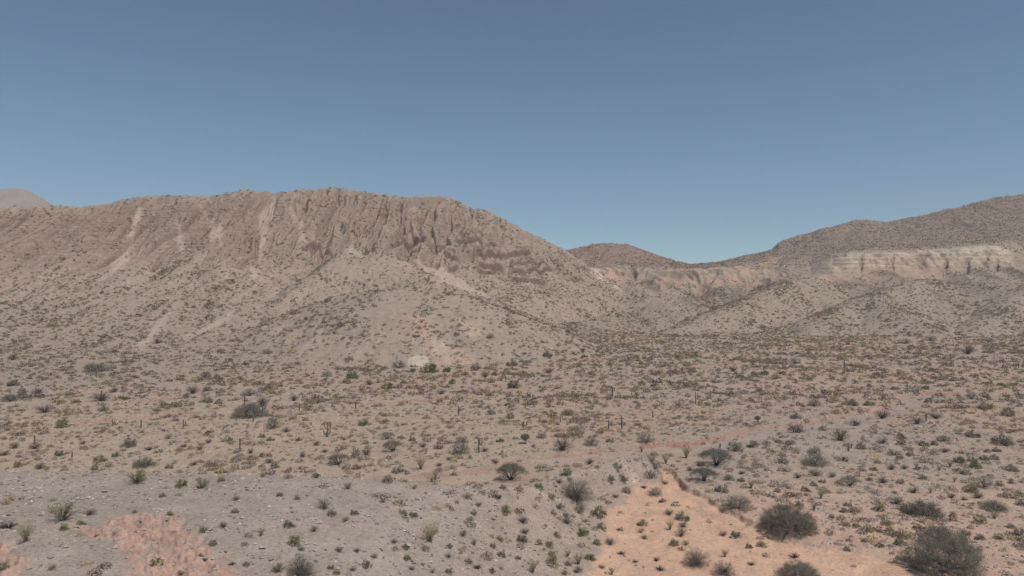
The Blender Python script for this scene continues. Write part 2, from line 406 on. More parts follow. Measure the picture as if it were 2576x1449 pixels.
H = np.maximum(hP, np.where(GP < 1900, hA, -1e3))
H = np.maximum(H, np.where(GP > 900, hB, -1e3))
reg = np.zeros(GY.shape, np.int8)          # 0 plain, 1 mountain, 2 hills, 3 mound, 4 sand bed
reg[(hA > hP + .05) & (hA >= hB) & (GP < 1900) & (GY > 180)] = 1
reg[(hB > hP + .05) & (hB > np.where(GP < 1900, hA, -1e3)) & (GP > 900)] = 2
mm = hM > hP[r3]
H[r3] = np.where(mm, hM, H[r3])
moundm = np.zeros(GY.shape, np.float32)
moundm[r3] = sst(-.35, .45, hM - hP[r3])
reg[r3][mm] = 3
reg[(reg == 0) & (sandm > 0)] = 4

# ------------------------------------------------------------------ find points on the terrain
PYg = py_of((H - HCAM) / GY)
RM = np.minimum.accumulate(PYg, axis=0)     # the highest picture row reached so far: what hides what
def surf(px, py):
    j = int(np.clip(np.searchsorted(PXc, px), 1, NU - 1))
    if abs(PXc[j - 1] - px) < abs(PXc[j] - px): j -= 1
    col = PYg[:, j]
    i = int(np.argmax(col <= py)) if (col <= py).any() else int(np.argmin(col))
    y = float(Y1[max(i, 1)])
    return ((px - CX) / F * y, y, float(H[i, j]))
def zat(x, y):
    u = x / y
    j = np.clip(np.searchsorted(U, u) - 1, 0, NU - 2); i = np.clip(np.searchsorted(Y1, y) - 1, 0, NY - 2)
    a = np.clip((u - U[j]) / (U[j + 1] - U[j]), 0, 1); b = np.clip((y - Y1[i]) / (Y1[i + 1] - Y1[i]), 0, 1)
    return (H[i, j] * (1 - a) * (1 - b) + H[i, j + 1] * a * (1 - b) + H[i + 1, j] * (1 - a) * b + H[i + 1, j + 1] * a * b)
def idx(x, y):
    j = np.clip(np.rint(np.interp(x / y, U, np.arange(NU))).astype(int), 0, NU - 1)
    i = np.clip(np.rint(np.interp(y, Y1, np.arange(NY))).astype(int), 0, NY - 1)
    return i, j

# ------------------------------------------------------------------ colour of the ground (its own colour, with shade painted into ledges, notches and cracks)
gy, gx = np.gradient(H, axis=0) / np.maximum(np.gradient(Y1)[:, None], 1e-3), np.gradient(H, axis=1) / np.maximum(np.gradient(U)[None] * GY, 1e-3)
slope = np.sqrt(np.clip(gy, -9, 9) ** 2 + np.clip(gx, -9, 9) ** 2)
colr = np.empty(GY.shape + (3,), np.float32)
def c3(a): return np.array(a, np.float32)
def mix(m, c):
    global colr
    m = np.clip(m, 0, 1)[..., None].astype(np.float32)
    colr = colr * (1 - m) + c3(c) * m
L1 = fbm(GX / 45, GY / 60, 4, 201); L2 = fbm(GX / 11, GY / 16, 4, 202); L3 = fbm(GX / 2.6, GY / 3.2, 3, 203)
colr[...] = c3(PLAIN := (.355, .293, .238))
mix(.55 * sst(.0, .35, L1 + .5 * L2) * (reg == 0), (.40, .295, .225))
mix(.5 * sst(.05, .4, -L1 + .6 * L3) * (reg == 0), (.34, .30, .255))
near_sandy = sst(1500, 1900, GP) * (1 - sst(75, 118, GY + 22 * L2 + 10 * L3)) * (reg == 0)
mix(.9 * near_sandy, (.465, .335, .258))
# pink stripes across the middle of the plain
mix(.55 * sst(.12, .4, fbm(GX / 60, GY / 14, 3, 204)) * (reg == 0) * sst(130, 170, GY) * (1 - sst(300, 380, GY)), (.42, .30, .245))
mix(washm * .65, (.37, .298, .25))
mix(washm * (1 - sst(1350, 1800, GP)) * (.35 + .45 * sst(-.2, .3, fbm(GX / 8, GY / 2.2, 3, 205))), (.41, .290, .243))
mix(washm * sst(1750, 1950, GP) * .8, (.345, .293, .245))
# mountain
mA = (reg == 1)
mix(.7 * (reg == 0) * (1 - sst(150, 210, GY)) * (1 - sst(1200, 1500, GP)), (.385, .318, .245))
mix(1.0 * mA, (.328, .272, .222))
mix(mA * .5 * sst(-.1, .3, L2), (.36, .305, .255))
brown = sst(.30, .75, tA + .10 * L2 + .30 * (gul - .5)) * (1 - sst(.9, 1.0, tA)) * (1 - .6 * sst(500, 760, GP))
mix(mA * brown * .6, (.300, .235, .188))
mix(mA * .35 * drain * (1 - brown), (.285, .24, .195))
mix(mA * brown * .35 * sst(.1, .3, fbm(GX / 30, H / 5, 3, 210)), (.37, .28, .215))
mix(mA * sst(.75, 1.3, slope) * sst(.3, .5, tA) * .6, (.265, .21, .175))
mix(mA * ledge_rock_shade * .9, (.17, .125, .105))  # dark rock tone, with overhang shadow painted in along the ledge lines
# hills
mB = (reg == 2)
mix(1.0 * mB, (.320, .268, .218))
mix(mB * upB * .8, (.255, .208, .172))
mix(mB * .4 * sst(-.1, .3, L2) * (1 - upB), (.345, .295, .24))
mid = sst(1440, 1480, GP) * (1 - sst(1700, 1760, GP))
mix(mB * upB * mid * .6, (.29, .215, .175))
cw = sst(.86, .90, tB + .02 * L3) * (1 - sst(.995, 1.035, tB + .01 * L3))
mix(mB * cw * sst(2070, 2120, GP) * (1 - sst(2535, 2560, GP)), (.455, .385, .305))
mix(mB * cw * sst(2070, 2120, GP) * (1 - sst(2535, 2560, GP)) * sst(.05, .25, fbm(GX / 22, (H + 2.5 * fbm(GX / 20, GY / 20, 2, 214)) / 2.6, 3, 212)) * .8, (.345, .27, .215))
mix(mB * cw * sst(2070, 2120, GP) * (1 - sst(2535, 2560, GP)) * sst(.1, .3, fbm(GX / 14, (H + 2 * fbm(GX / 16, GY / 20, 2, 215)) / 3.2, 3, 213)) * .6, (.52, .455, .37))
mix(mB * cw * sst(2330, 2420, GP + 30 * L2) * (1 - sst(2510, 2540, GP)) * sst(.94, .98, tB + .03 * L3) * .8, (.50, .475, .395))
mix(mB * cw * sst(.3, .8, n1_ + n2_) * .6, (.27, .21, .18))  # shade inside the cliff notches, painted into the colour
lowp = sst(.72, .80, tB + .05 * L2) * (1 - sst(.86, .9, tB)) * sst(2030, 2080, GP) * (1 - sst(2330, 2420, GP + 60 * L2))
mix(mB * lowp * (.25 + .6 * sst(.35, .75, ridged(GX / 13, GY / 90, 2, 216))), (.43, .32, .25))
pm = sst(.84, .9, tB + .02 * L3) * (1 - sst(1.03, 1.08, tB)) * sst(1560, 1650, GP) * (1 - sst(1935, 1950, GP))
mix(mB * pm * (.3 + .5 * sst(1700, 1760, GP)) * (.5 + .5 * sst(-.2, .2, L2 + L3)), (.455, .355, .28))
mix(mB * sst(.70, .8, tB) * (1 - sst(.86, .92, tB)) * sst(1530, 1600, GP) * (1 - sst(1880, 1960, GP)) * .6 * sst(-.1, .2, L2), (.44, .30, .23))
# exposures given as outlines on the photograph, carried to where they lie on the slopes
def patch(pts, color, soft, amt=1.0, nz=1.0, only=None):
    W = [surf(*p)[:2] for p in pts]
    x0, x1 = min(p[0] for p in W) - 12, max(p[0] for p in W) + 12
    y0, y1 = min(p[1] for p in W) - 12, max(p[1] for p in W) + 12
    i0, i1 = np.searchsorted(Y1, [y0, y1])
    m = (GX[i0:i1] > x0) & (GX[i0:i1] < x1)
    if only is not None: m &= (reg[i0:i1] == only)
    if not m.any(): return
    sd = poly_sd(W, GX[i0:i1][m], GY[i0:i1][m])
    v = sst(-soft, soft, sd + nz * soft * 1.6 * (L3[i0:i1][m] + L2[i0:i1][m])) * amt
    sub = colr[i0:i1]
    sub[m] = sub[m] * (1 - v[:, None]) + c3(color) * v[:, None]
    full = np.zeros(sub.shape[:2], np.float32); full[m] = v
    return (i0, i1, full)
def q2(X, Y): return (858.7 + .3333 * X, 402.5 + .3333 * Y)
def q1(X, Y): return (.3333 * X, 402.5 + .3333 * Y)
def q3(X, Y): return (1717 + .3333 * X, 402.5 + .3333 * Y)
patch([q2(1885,810),q2(1990,820),q2(2010,860),q2(1985,915),q2(1940,905),q2(1890,850)], (.52,.44,.36), 2.0, 1)
patch([q2(1980,820),q2(2140,845),q2(2110,940),q2(2020,920)], (.47,.33,.26), 3, .9)
patch([q2(2010,920),q2(2120,960),q2(2115,985),q2(2050,975)], (.50,.42,.33), 2, .9)
patch([q2(2290,830),q2(2320,810),q2(2310,845)], (.50,.44,.38), 2, .9)
patch([q3(560,790),q3(640,740),q3(760,715),q3(720,770),q3(620,800)], (.46,.34,.26), 4, .9)
patch([(1030,905),(1045,895),(1075,898),(1085,912),(1070,928),(1035,925)], (.46,.415,.34), .8, 1)
patch([(1080,870),(1130,865),(1165,880),(1205,900),(1200,920),(1130,925),(1080,925)], (.41,.315,.255), 1.5, .9)
patch([(1090,860),(1135,862),(1140,885),(1090,895)], (.44,.375,.29), 1.2, .8)
patch([(1030,790),(1070,800),(1085,850),(1050,850)], (.43,.32,.25), 2, .7)
patch([(1140,800),(1170,800),(1210,840),(1180,850)], (.44,.37,.28), 2, .7)
patch([(1000,660),(1060,670),(1110,720),(1060,700)], (.40,.31,.25), 3, .6)
scree = np.zeros(GY.shape, np.float32)
for pts in [[q1(1050,360),q1(1070,400),q1(1010,560),q1(980,690),q1(870,860),q1(730,930),q1(850,770),q1(960,620),q1(990,470)],
            [q1(1320,400),q1(1345,500),q1(1345,620),q1(1390,760),q1(1385,640),q1(1360,520)],
            [q1(1470,330),q1(1560,440),q1(1600,500),q1(1580,620),q1(1660,640),q1(1680,430),q1(1640,500),q1(1520,350)],
            [q1(2070,300),q1(2080,400),q1(2020,520),q1(1990,700),q1(1930,800),q1(1960,560),q1(1960,430)],
            [q1(2190,360),q1(2280,480),q1(2300,620),q1(2250,620),q1(2260,520)],
            [q2(560,760),q2(700,820),q2(940,930),q2(1110,1030),q2(1060,1050),q2(860,960),q2(760,930),q2(620,840)],
            [q1(1330,1080),q1(1290,1120),q1(1150,1280),q1(960,1440),q1(1080,1440),q1(1220,1250)],
            [q1(1850,820),q1(1920,800),q1(1980,890),q1(1960,920),q1(1860,840)],
            [q1(1820,1070),q1(1700,1180),q1(1400,1330),q1(1420,1350),q1(1720,1210)],
            [q2(20,640),q2(80,660),q2(130,720),q2(40,700)]]:
    rr = patch(pts, (.41, .345, .29), 1.8, .95, .5)
    if rr: scree[rr[0]:rr[1]] = np.maximum(scree[rr[0]:rr[1]], rr[2])
# mound
mix(moundm, (.322, .278, .236))
mix(moundm * .45 * sst(-.05, .35, L2 + .5 * L3), (.355, .310, .266))
flk = moundm * sst(430 * s, 560 * s, GP + 60 * L3)
mix(flk * .35, (.39, .315, .255))
xm = np.zeros(GY.shape, np.float32)
for pts in [[TT(1,1130,850),TT(1,1420,850),TT(1,1650,855),TT(1,1850,890),TT(1,1900,1000),TT(1,2050,1080),TT(1,2100,1150),TT(1,2300,1250),TT(1,2400,1340),TT(1,2420,1449),TT(1,2300,1700),TT(1,1500,1700),
             TT(1,1600,1449),TT(1,1350,1430),TT(1,1280,1250),TT(1,1150,1180),TT(1,1130,1080),TT(1,950,1060),TT(1,740,960),TT(1,760,940),TT(1,950,960),TT(1,1050,900)],
            [TT(1,-200,1090),TT(1,130,1130),TT(1,160,1449),TT(1,100,1449),TT(1,60,1230),TT(1,-200,1200)]]:
    rr = patch(pts, (.43, .293, .228), .55, .85, 1.6, 3)
    if rr: xm[rr[0]:rr[1]] = np.maximum(xm[rr[0]:rr[1]], rr[2])
xi_ = np.searchsorted(Y1, 100)
sl = slice(0, xi_)
mix(xm * sst(.62, .8, ridged((GX * .7 + GY * .5) / 1.3, (GX * .5 - GY * .7) / 2.6, 3, 225)) * .8, (.25, .165, .135))  # dark crack lines: shade under the soil's broken edges, painted in
mix(xm * sst(.0, .4, fbm(GX / .9, GY / .9, 3, 221)) * .6, (.47, .345, .265))
mix(xm * sst(.02, .3, fbm(GX / 1.7, GY / 1.1, 4, 222)) * .6, (.36, .31, .265))
carve = xm[sl] * ((ridged((GX[sl] * .6 + GY[sl] * .8) / 1.8, (GX[sl] * .8 - GY[sl] * .6) / 3.2, 3, 223) - .4) * .8 + .25 * fbm(GX[sl] / .5, GY[sl] / .5, 2, 224))
H[sl] += carve - .1 * xm[sl]
patch([TT(3,1190,420),TT(3,1270,470),TT(3,1230,530),TT(3,1180,540),TT(3,1170,480)], (.44, .395, .32), .8, .8)
# sand
mix(sst(-.6, .5, sandm + 1.0 * L3), (.54, .368, .265))
mix(sst(0, 1, sandm) * .5 * sst(.1, .4, L2), (.50, .355, .275))
mix(redm * (.6 + .35 * sst(-.1, .3, L2)) * (moundm < .3) * sst(-.5, .1, L3 + .3), (.31, .18, .145))
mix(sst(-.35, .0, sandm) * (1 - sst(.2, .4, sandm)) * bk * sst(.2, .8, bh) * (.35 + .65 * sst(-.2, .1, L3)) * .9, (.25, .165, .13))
colr *= c3((1.03, .985, .99))
aux = np.zeros(GY.shape + (3,), np.float32)
aux[..., 0] = np.clip(mA * brown + mB * cw * .7 + led * .5, 0, 1) * (1 - scree)
aux[..., 1] = np.clip(.55 * (reg == 0) + 1.0 * (reg == 3) + .25 * (mA | mB), 0, 1) * (1 - .8 * (sandm > .2)) * (1 - .5 * washm) * (1 - .7 * xm)
aux[..., 2] = np.clip(sst(200, 420, GY), 0, 1)

# ------------------------------------------------------------------ materials
def N(nt, t, **kw):
    n = nt.nodes.new(t)
    for k, v in kw.items(): setattr(n, k, v)
    return n
def base_mat(name, rough=.95):
    m = bpy.data.materials.new(name); m.use_nodes = True
    b = m.node_tree.nodes["Principled BSDF"]
    b.inputs['Roughness'].default_value = rough
    b.inputs['Specular IOR Level'].default_value = .12
    return m, m.node_tree, b
def math_(nt, op, a, b=None, clamp=False):
    n = N(nt, "ShaderNodeMath", operation=op, use_clamp=clamp)
    for i, v in enumerate((a, b)):
        if v is None: continue
        if isinstance(v, (int, float)): n.inputs[i].default_value = v
        else: nt.links.new(v, n.inputs[i])
    return n.outputs[0]
def noise_(nt, vec, scale, detail=4, rough=.55, dist=0):
    n = N(nt, "ShaderNodeTexNoise"); n.inputs['Scale'].default_value = scale
    n.inputs['Detail'].default_value = detail; n.inputs['Roughness'].default_value = rough; n.inputs['Distortion'].default_value = dist
    nt.links.new(vec, n.inputs['Vector']); return n.outputs['Fac']
def mrange(nt, v, a, b, c, d):
    n = N(nt, "ShaderNodeMapRange"); nt.links.new(v, n.inputs[0])
    for i, q in enumerate((a, b, c, d)): n.inputs[1 + i].default_value = q
    return n.outputs[0]
def scalec(nt, col, fac):
    n = N(nt, "ShaderNodeVectorMath", operation='SCALE'); nt.links.new(col, n.inputs[0]); nt.links.new(fac, n.inputs['Scale']); return n.outputs[0]
def mapping(nt, vec, sc):
    n = N(nt, "ShaderNodeVectorMath", operation='MULTIPLY'); nt.links.new(vec, n.inputs[0]); n.inputs[1].default_value = sc; return n.outputs[0]

def earth(name):
    m, nt, b = base_mat(name, .97)
    pos = N(nt, "ShaderNodeNewGeometry").outputs['Position']
    ca = N(nt, "ShaderNodeAttribute", attribute_name="col").outputs['Color']
    ax = N(nt, "ShaderNodeAttribute", attribute_name="aux").outputs['Vector']
    sp = N(nt, "ShaderNodeSeparateXYZ"); nt.links.new(ax, sp.inputs[0])
    strat, grit, far = sp.outputs
    n1 = mrange(nt, noise_(nt, pos, .35, 6, .62), .3, .7, .86, 1.14)
    n2 = mrange(nt, noise_(nt, pos, 3.1, 4, .65), .3, .7, .80, 1.2)
    st = noise_(nt, mapping(nt, pos, (.05, .05, 1.35)), 1.0, 5, .7, .25)
    stv = mrange(nt, st, .36, .64, .74, 1.16)
    sf = N(nt, "ShaderNodeMix"); sf.data_type = 'FLOAT'
    nt.links.new(strat, sf.inputs[0]); sf.inputs[2].default_value = 1; nt.links.new(stv, sf.inputs[3])
    # stones: small cells, some light and some dark
    vo = N(nt, "ShaderNodeTexVoronoi"); vo.inputs['Scale'].default_value = 4.2; vo.inputs['Randomness'].default_value = 1
    nt.links.new(pos, vo.inputs['Vector'])
    sc = N(nt, "ShaderNodeSeparateColor"); nt.links.new(vo.outputs['Color'], sc.inputs[0])
    core = mrange(nt, vo.outputs['Distance'], .22, .34, 1, 0)
    tone = mrange(nt, sc.outputs[0], 0, 1, -.30, .42)
    pick = mrange(nt, sc.outputs[1], .45, .55, 0, 1)
    spk = math_(nt, 'MULTIPLY', math_(nt, 'MULTIPLY', core, tone), math_(nt, 'MULTIPLY', pick, grit))
    f = math_(nt, 'MULTIPLY', math_(nt, 'MULTIPLY', n1, n2), sf.outputs[0])
    f = math_(nt, 'MULTIPLY', f, math_(nt, 'ADD', spk, 1.0))
    nt.links.new(scalec(nt, ca, f), b.inputs['Base Color'])
    hgt = math_(nt, 'ADD', math_(nt, 'MULTIPLY', noise_(nt, pos, 1.1, 7, .68), .55), math_(nt, 'MULTIPLY', math_(nt, 'MULTIPLY', core, pick), math_(nt, 'MULTIPLY', grit, .10)))
    hgt = math_(nt, 'ADD', hgt, math_(nt, 'MULTIPLY', math_(nt, 'MULTIPLY', st, strat), 2.2))
    bp = N(nt, "ShaderNodeBump"); bp.inputs['Strength'].default_value = .8; bp.inputs['Distance'].default_value = .5
    nt.links.new(hgt, bp.inputs['Height']); nt.links.new(bp.outputs[0], b.inputs['Normal'])
    return m
MAT = {k: earth(k) for k in ("dry_earth",)}
def sandmat():
    m = MAT["dry_earth"]; return m

# ------------------------------------------------------------------ mesh building
def mesh_np(name, V, Fq, mats=(), attrs=None, smooth=True, midx=None):
    me = bpy.data.meshes.new(name)
    V = np.asarray(V, np.float32); Fq = np.asarray(Fq, np.int32); k = Fq.shape[1]
    me.vertices.add(len(V)); me.vertices.foreach_set("co", V.ravel())
    me.loops.add(Fq.size); me.loops.foreach_set("vertex_index", Fq.ravel())
    me.polygons.add(len(Fq)); me.polygons.foreach_set("loop_start", np.arange(0, Fq.size, k, dtype=np.int32))
    me.polygons.foreach_set("use_smooth", np.full(len(Fq), smooth, bool))
    if midx is not None: me.polygons.foreach_set("material_index", np.asarray(midx, np.int32))
    for m in mats: me.materials.append(m)
    for nm, arr in (attrs or {}).items():
        a = me.attributes.new(nm, 'FLOAT_COLOR', 'POINT')
        arr = np.asarray(arr, np.float32)
        a.data.foreach_set("color", np.c_[arr, np.ones(len(arr), np.float32)].ravel())
    me.update(calc_edges=True)
    return me
def link(name, me, parent=None):
    o = bpy.data.objects.new(name, me); COL.objects.link(o)
    if parent: o.parent = parent
    return o

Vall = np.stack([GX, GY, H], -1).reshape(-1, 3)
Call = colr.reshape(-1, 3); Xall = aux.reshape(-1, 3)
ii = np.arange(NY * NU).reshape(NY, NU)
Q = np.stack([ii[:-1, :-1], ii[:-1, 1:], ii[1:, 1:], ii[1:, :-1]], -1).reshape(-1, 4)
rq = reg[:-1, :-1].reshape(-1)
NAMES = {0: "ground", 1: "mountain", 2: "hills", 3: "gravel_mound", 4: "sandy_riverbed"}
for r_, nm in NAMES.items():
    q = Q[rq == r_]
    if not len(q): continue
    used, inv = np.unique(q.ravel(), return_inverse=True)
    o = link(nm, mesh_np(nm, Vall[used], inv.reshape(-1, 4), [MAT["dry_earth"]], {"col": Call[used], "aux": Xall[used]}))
    o['kind'] = 'structure'
del Vall, Q

# the far mountain at the upper left
def far_mountain():
    D0 = 3600.0
    nx, ny = 260, 120
    us = np.linspace(-1.5, -.45, nx); yv = np.linspace(2600, 4600, ny)
    Yg, Ug = np.meshgrid(yv, us, indexing='ij'); Xg = Yg * Ug; Pg = CX + F * Ug
    sk = T([(-1500,560),(-400,520),(-150,505),(-60,480),(0,474),(40,472),(62,475),(90,492),(120,508),(150,523),(210,550),(400,640)], Pg)
    top = HCAM + D0 * T_of(sk)
    h = top - np.abs(Yg - D0) * .42 + 30 * (ridged(Xg / 160, Yg / 500, 4, 301) - .4) * sst(0, 300, np.abs(Yg - D0)) + 8 * fbm(Xg / 40, Yg / 60, 3, 302)
    V = np.stack([Xg, Yg, np.maximum(h, -20)], -1).reshape(-1, 3)
    i2 = np.arange(nx * ny).reshape(ny, nx)
    q = np.stack([i2[:-1, :-1], i2[:-1, 1:], i2[1:, 1:], i2[1:, :-1]], -1).reshape(-1, 4)
    c = np.tile(c3((.33, .26, .23)), (len(V), 1)) * (1 + .12 * fbm(V[:, 0] / 90, V[:, 1] / 120, 3, 303))[:, None]
    o = link("distant_mountain", mesh_np("distant_mountain", V, q, [MAT["dry_earth"]], {"col": c, "aux": np.zeros_like(V)}))
    o['kind'] = 'structure'
far_mountain()

# ------------------------------------------------------------------ plants: materials
def plant_mat(name, rough=.9, trans=.25):
    m = bpy.data.materials.new(name); m.use_nodes = True; nt = m.node_tree
    b = nt.nodes["Principled BSDF"]; out = nt.nodes["Material Output"]
    b.inputs['Roughness'].default_value = rough; b.inputs['Specular IOR Level'].default_value = .1
    ca = N(nt, "ShaderNodeAttribute", attribute_name="col").outputs['Color']
    oi = N(nt, "ShaderNodeObjectInfo").outputs['Random']
    f = mrange(nt, oi, 0, 1, .86, 1.16)
    c = scalec(nt, ca, f); nt.links.new(c, b.inputs['Base Color'])
    tr = N(nt, "ShaderNodeBsdfTranslucent"); nt.links.new(c, tr.inputs['Color'])
    mx = N(nt, "ShaderNodeMixShader"); mx.inputs[0].default_value = trans
    nt.links.new(b.outputs[0], mx.inputs[1]); nt.links.new(tr.outputs[0], mx.inputs[2]); nt.links.new(mx.outputs[0], out.inputs['Surface'])
    return m
M_LEAF = plant_mat("foliage", trans=.38); M_WOOD = plant_mat("bark", trans=0.0)
def stone_mat():
    m, nt, b = base_mat("stone", .95)
    ca = N(nt, "ShaderNodeAttribute", attribute_name="col").outputs['Color']
    pos = N(nt, "ShaderNodeNewGeometry").outputs['Position']
    nt.links.new(scalec(nt, ca, mrange(nt, noise_(nt, pos, 14, 3), .3, .7, .8, 1.2)), b.inputs['Base Color'])
    return m
M_STONE = stone_mat()

def leaves(P, s, asp, rg, axis=None, ja=1.0):
    n = len(P)
    a = rg.normal(size=(n, 3))
    if axis is not None: a = axis + a * ja
    a /= np.linalg.norm(a, axis=1, keepdims=True) + 1e-9
    b = np.cross(a, rg.normal(size=(n, 3))); b /= np.linalg.norm(b, axis=1, keepdims=True) + 1e-9
    sz = s * rg.uniform(.6, 1.4, (n, 1))
    a = a * sz; b = b * sz * asp
    V = np.stack([P - a - b * .6, P + a * .2 - b, P + a + b * .3, P - a * .3 + b], 1).reshape(-1, 3)
    return V, np.arange(4 * n).reshape(n, 4)
def tube(path, rad, k=5):
    path = np.asarray(path, float); n = len(path)
    t = np.gradient(path, axis=0); t /= np.linalg.norm(t, axis=1, keepdims=True) + 1e-9
    ref = np.array([.31, .77, .55]); u = np.cross(t, ref); u /= np.linalg.norm(u, axis=1, keepdims=True) + 1e-9; v = np.cross(t, u)
    an = np.arange(k) * 2 * np.pi / k
    V = path[:, None] + (np.cos(an)[None, :, None] * u[:, None] + np.sin(an)[None, :, None] * v[:, None]) * np.asarray(rad)[:, None, None]
    i = np.arange(n * k).reshape(n, k); j = np.roll(i, -1, axis=1)
    return V.reshape(-1, 3), np.stack([i[:-1], j[:-1], j[1:], i[1:]], -1).reshape(-1, 4)
def merge(parts):
    V, Fs, o = [], [], 0
    for v, f in parts: V.append(v); Fs.append(f + o); o += len(v)
    return np.concatenate(V), np.concatenate(Fs)
def bez(a, b, c, n):
    t = np.linspace(0, 1, n)[:, None]
    return (1 - t) ** 2 * a + 2 * t * (1 - t) * b + t * t * c
def tinted(nV, col, rg, per=4, var=.18):
    k = (nV + per - 1) // per
    m = np.repeat(1 + var * rg.normal(size=(k, 1)) * .6, per, axis=0)[:nV]
    return np.clip(c3(col)[None] * m, .01, .9)

PAL = {'g': (.215, .205, .155), 'o': (.235, .215, .125), 'd': (.255, .215, .185), 'b': (.185, .150, .120), 'y': (.37, .32, .185),
       'a': (.285, .255, .170), 'n': (.175, .195, .105), 'x': (.13, .11, .095)}
PAL = {k: tuple(np.array(v) * (1.28, 1.20, 1.22)) for k, v in PAL.items()}
def shrub_template(kind, seed):
    """unit width shrub: (foliage V, F, C), (stems V, F, C)"""
    rg = np.random.default_rng(seed)
    H_ = {'g': .52, 'o': .62, 'd': .55, 'b': .42, 'y': .75, 'a': .62, 'n': .45, 'x': .4}[kind]
    ns = {'g': 9, 'o': 12, 'd': 60, 'b': 26, 'y': 60, 'a': 30, 'n': 8, 'x': 34}[kind]
    st = []; tips = []
    for i in range(ns):
        th = rg.uniform(0, 2 * np.pi); r = .5 * math.sqrt(rg.uniform(.03, 1)); z = H_ * (rg.uniform(.55, 1.0)) * math.sqrt(max(1 - (r / .56) ** 2, .06))
        if kind == 'y': z = H_ * rg.uniform(.6, 1); r *= .8
        e = np.array([r * math.cos(th), r * math.sin(th), max(z, .05)])
        mid = e * np.array([.35, .35, .62]) + rg.normal(size=3) * .03
        p = bez(np.array([rg.normal() * .03, rg.normal() * .03, -.03]), mid, e, 5)
        wd = {'d': .007, 'y': .005, 'x': .014}.get(kind, .009)
        st.append(tube(p, np.linspace(wd, wd * .35, 5), 3))
        tips.append(p)
        if kind in 'dxab':
            for _ in range(3 if kind != 'x' else 2):
                q = p[rg.integers(1, 4)]; e2 = q + (e - q) * .7 + rg.normal(size=3) * .09
                st.append(tube(bez(q, (q + e2) / 2 + rg.normal(size=3) * .02, e2, 3), np.linspace(wd * .5, wd * .2, 3), 3)); tips.append(bez(q, (q + e2) / 2, e2, 4))
    sV, sF = merge(st)
    # leaf clumps
    nl = {'g': 1300, 'o': 1300, 'd': 330, 'b': 650, 'y': 420, 'a': 620, 'n': 1300, 'x': 50}[kind]
    if kind in 'gon':
        nc = 34; C0 = []
        while len(C0) < nc:
            q = rg.uniform(-1, 1, 3); q[2] = abs(q[2]); r = np.linalg.norm(q)
            if .45 < r < 1 : C0.append(q * [.43, .43, H_ * .86])
        C0 = np.array(C0); ci = rg.integers(0, nc, nl)
        P = C0[ci] + rg.normal(size=(nl, 3)) * [.055, .055, .05]
        P[:, 2] = np.abs(P[:, 2])
        ax = None; sz, asp = .024, .6; cm = 1 + .16 * rg.normal(size=nc)[ci]
    else:
        tp = np.array([t[rg.integers(max(1, len(t) // 2), len(t))] for t in (tips[i] for i in rg.integers(0, len(tips), nl))])
        P = tp + rg.normal(size=(nl, 3)) * {'y': .03, 'a': .045, 'b': .05}.get(kind, .03)
        P[:, 2] = np.abs(P[:, 2]); ax = P / (np.linalg.norm(P, axis=1, keepdims=True) + 1e-6); cm = 1 + .15 * rg.normal(size=nl)
        sz, asp = {'y': (.05, .12), 'a': (.02, .5), 'b': (.024, .5), 'd': (.028, .18), 'x': (.02, .3)}[kind]
    V, F_ = leaves(P, sz, asp, rg, ax, .6)
    C_ = np.repeat(np.clip(c3(PAL[kind])[None] * cm[:, None], .01, .9), 4, axis=0)
    wood = {'d': (.155, .125, .110), 'x': (.06, .048, .042), 'y': (.25, .205, .12), 'a': (.17, .145, .095)}.get(kind, (.11, .09, .07))
    return (V, F_, C_), (sV, sF, np.tile(c3(wood), (len(sV), 1)))
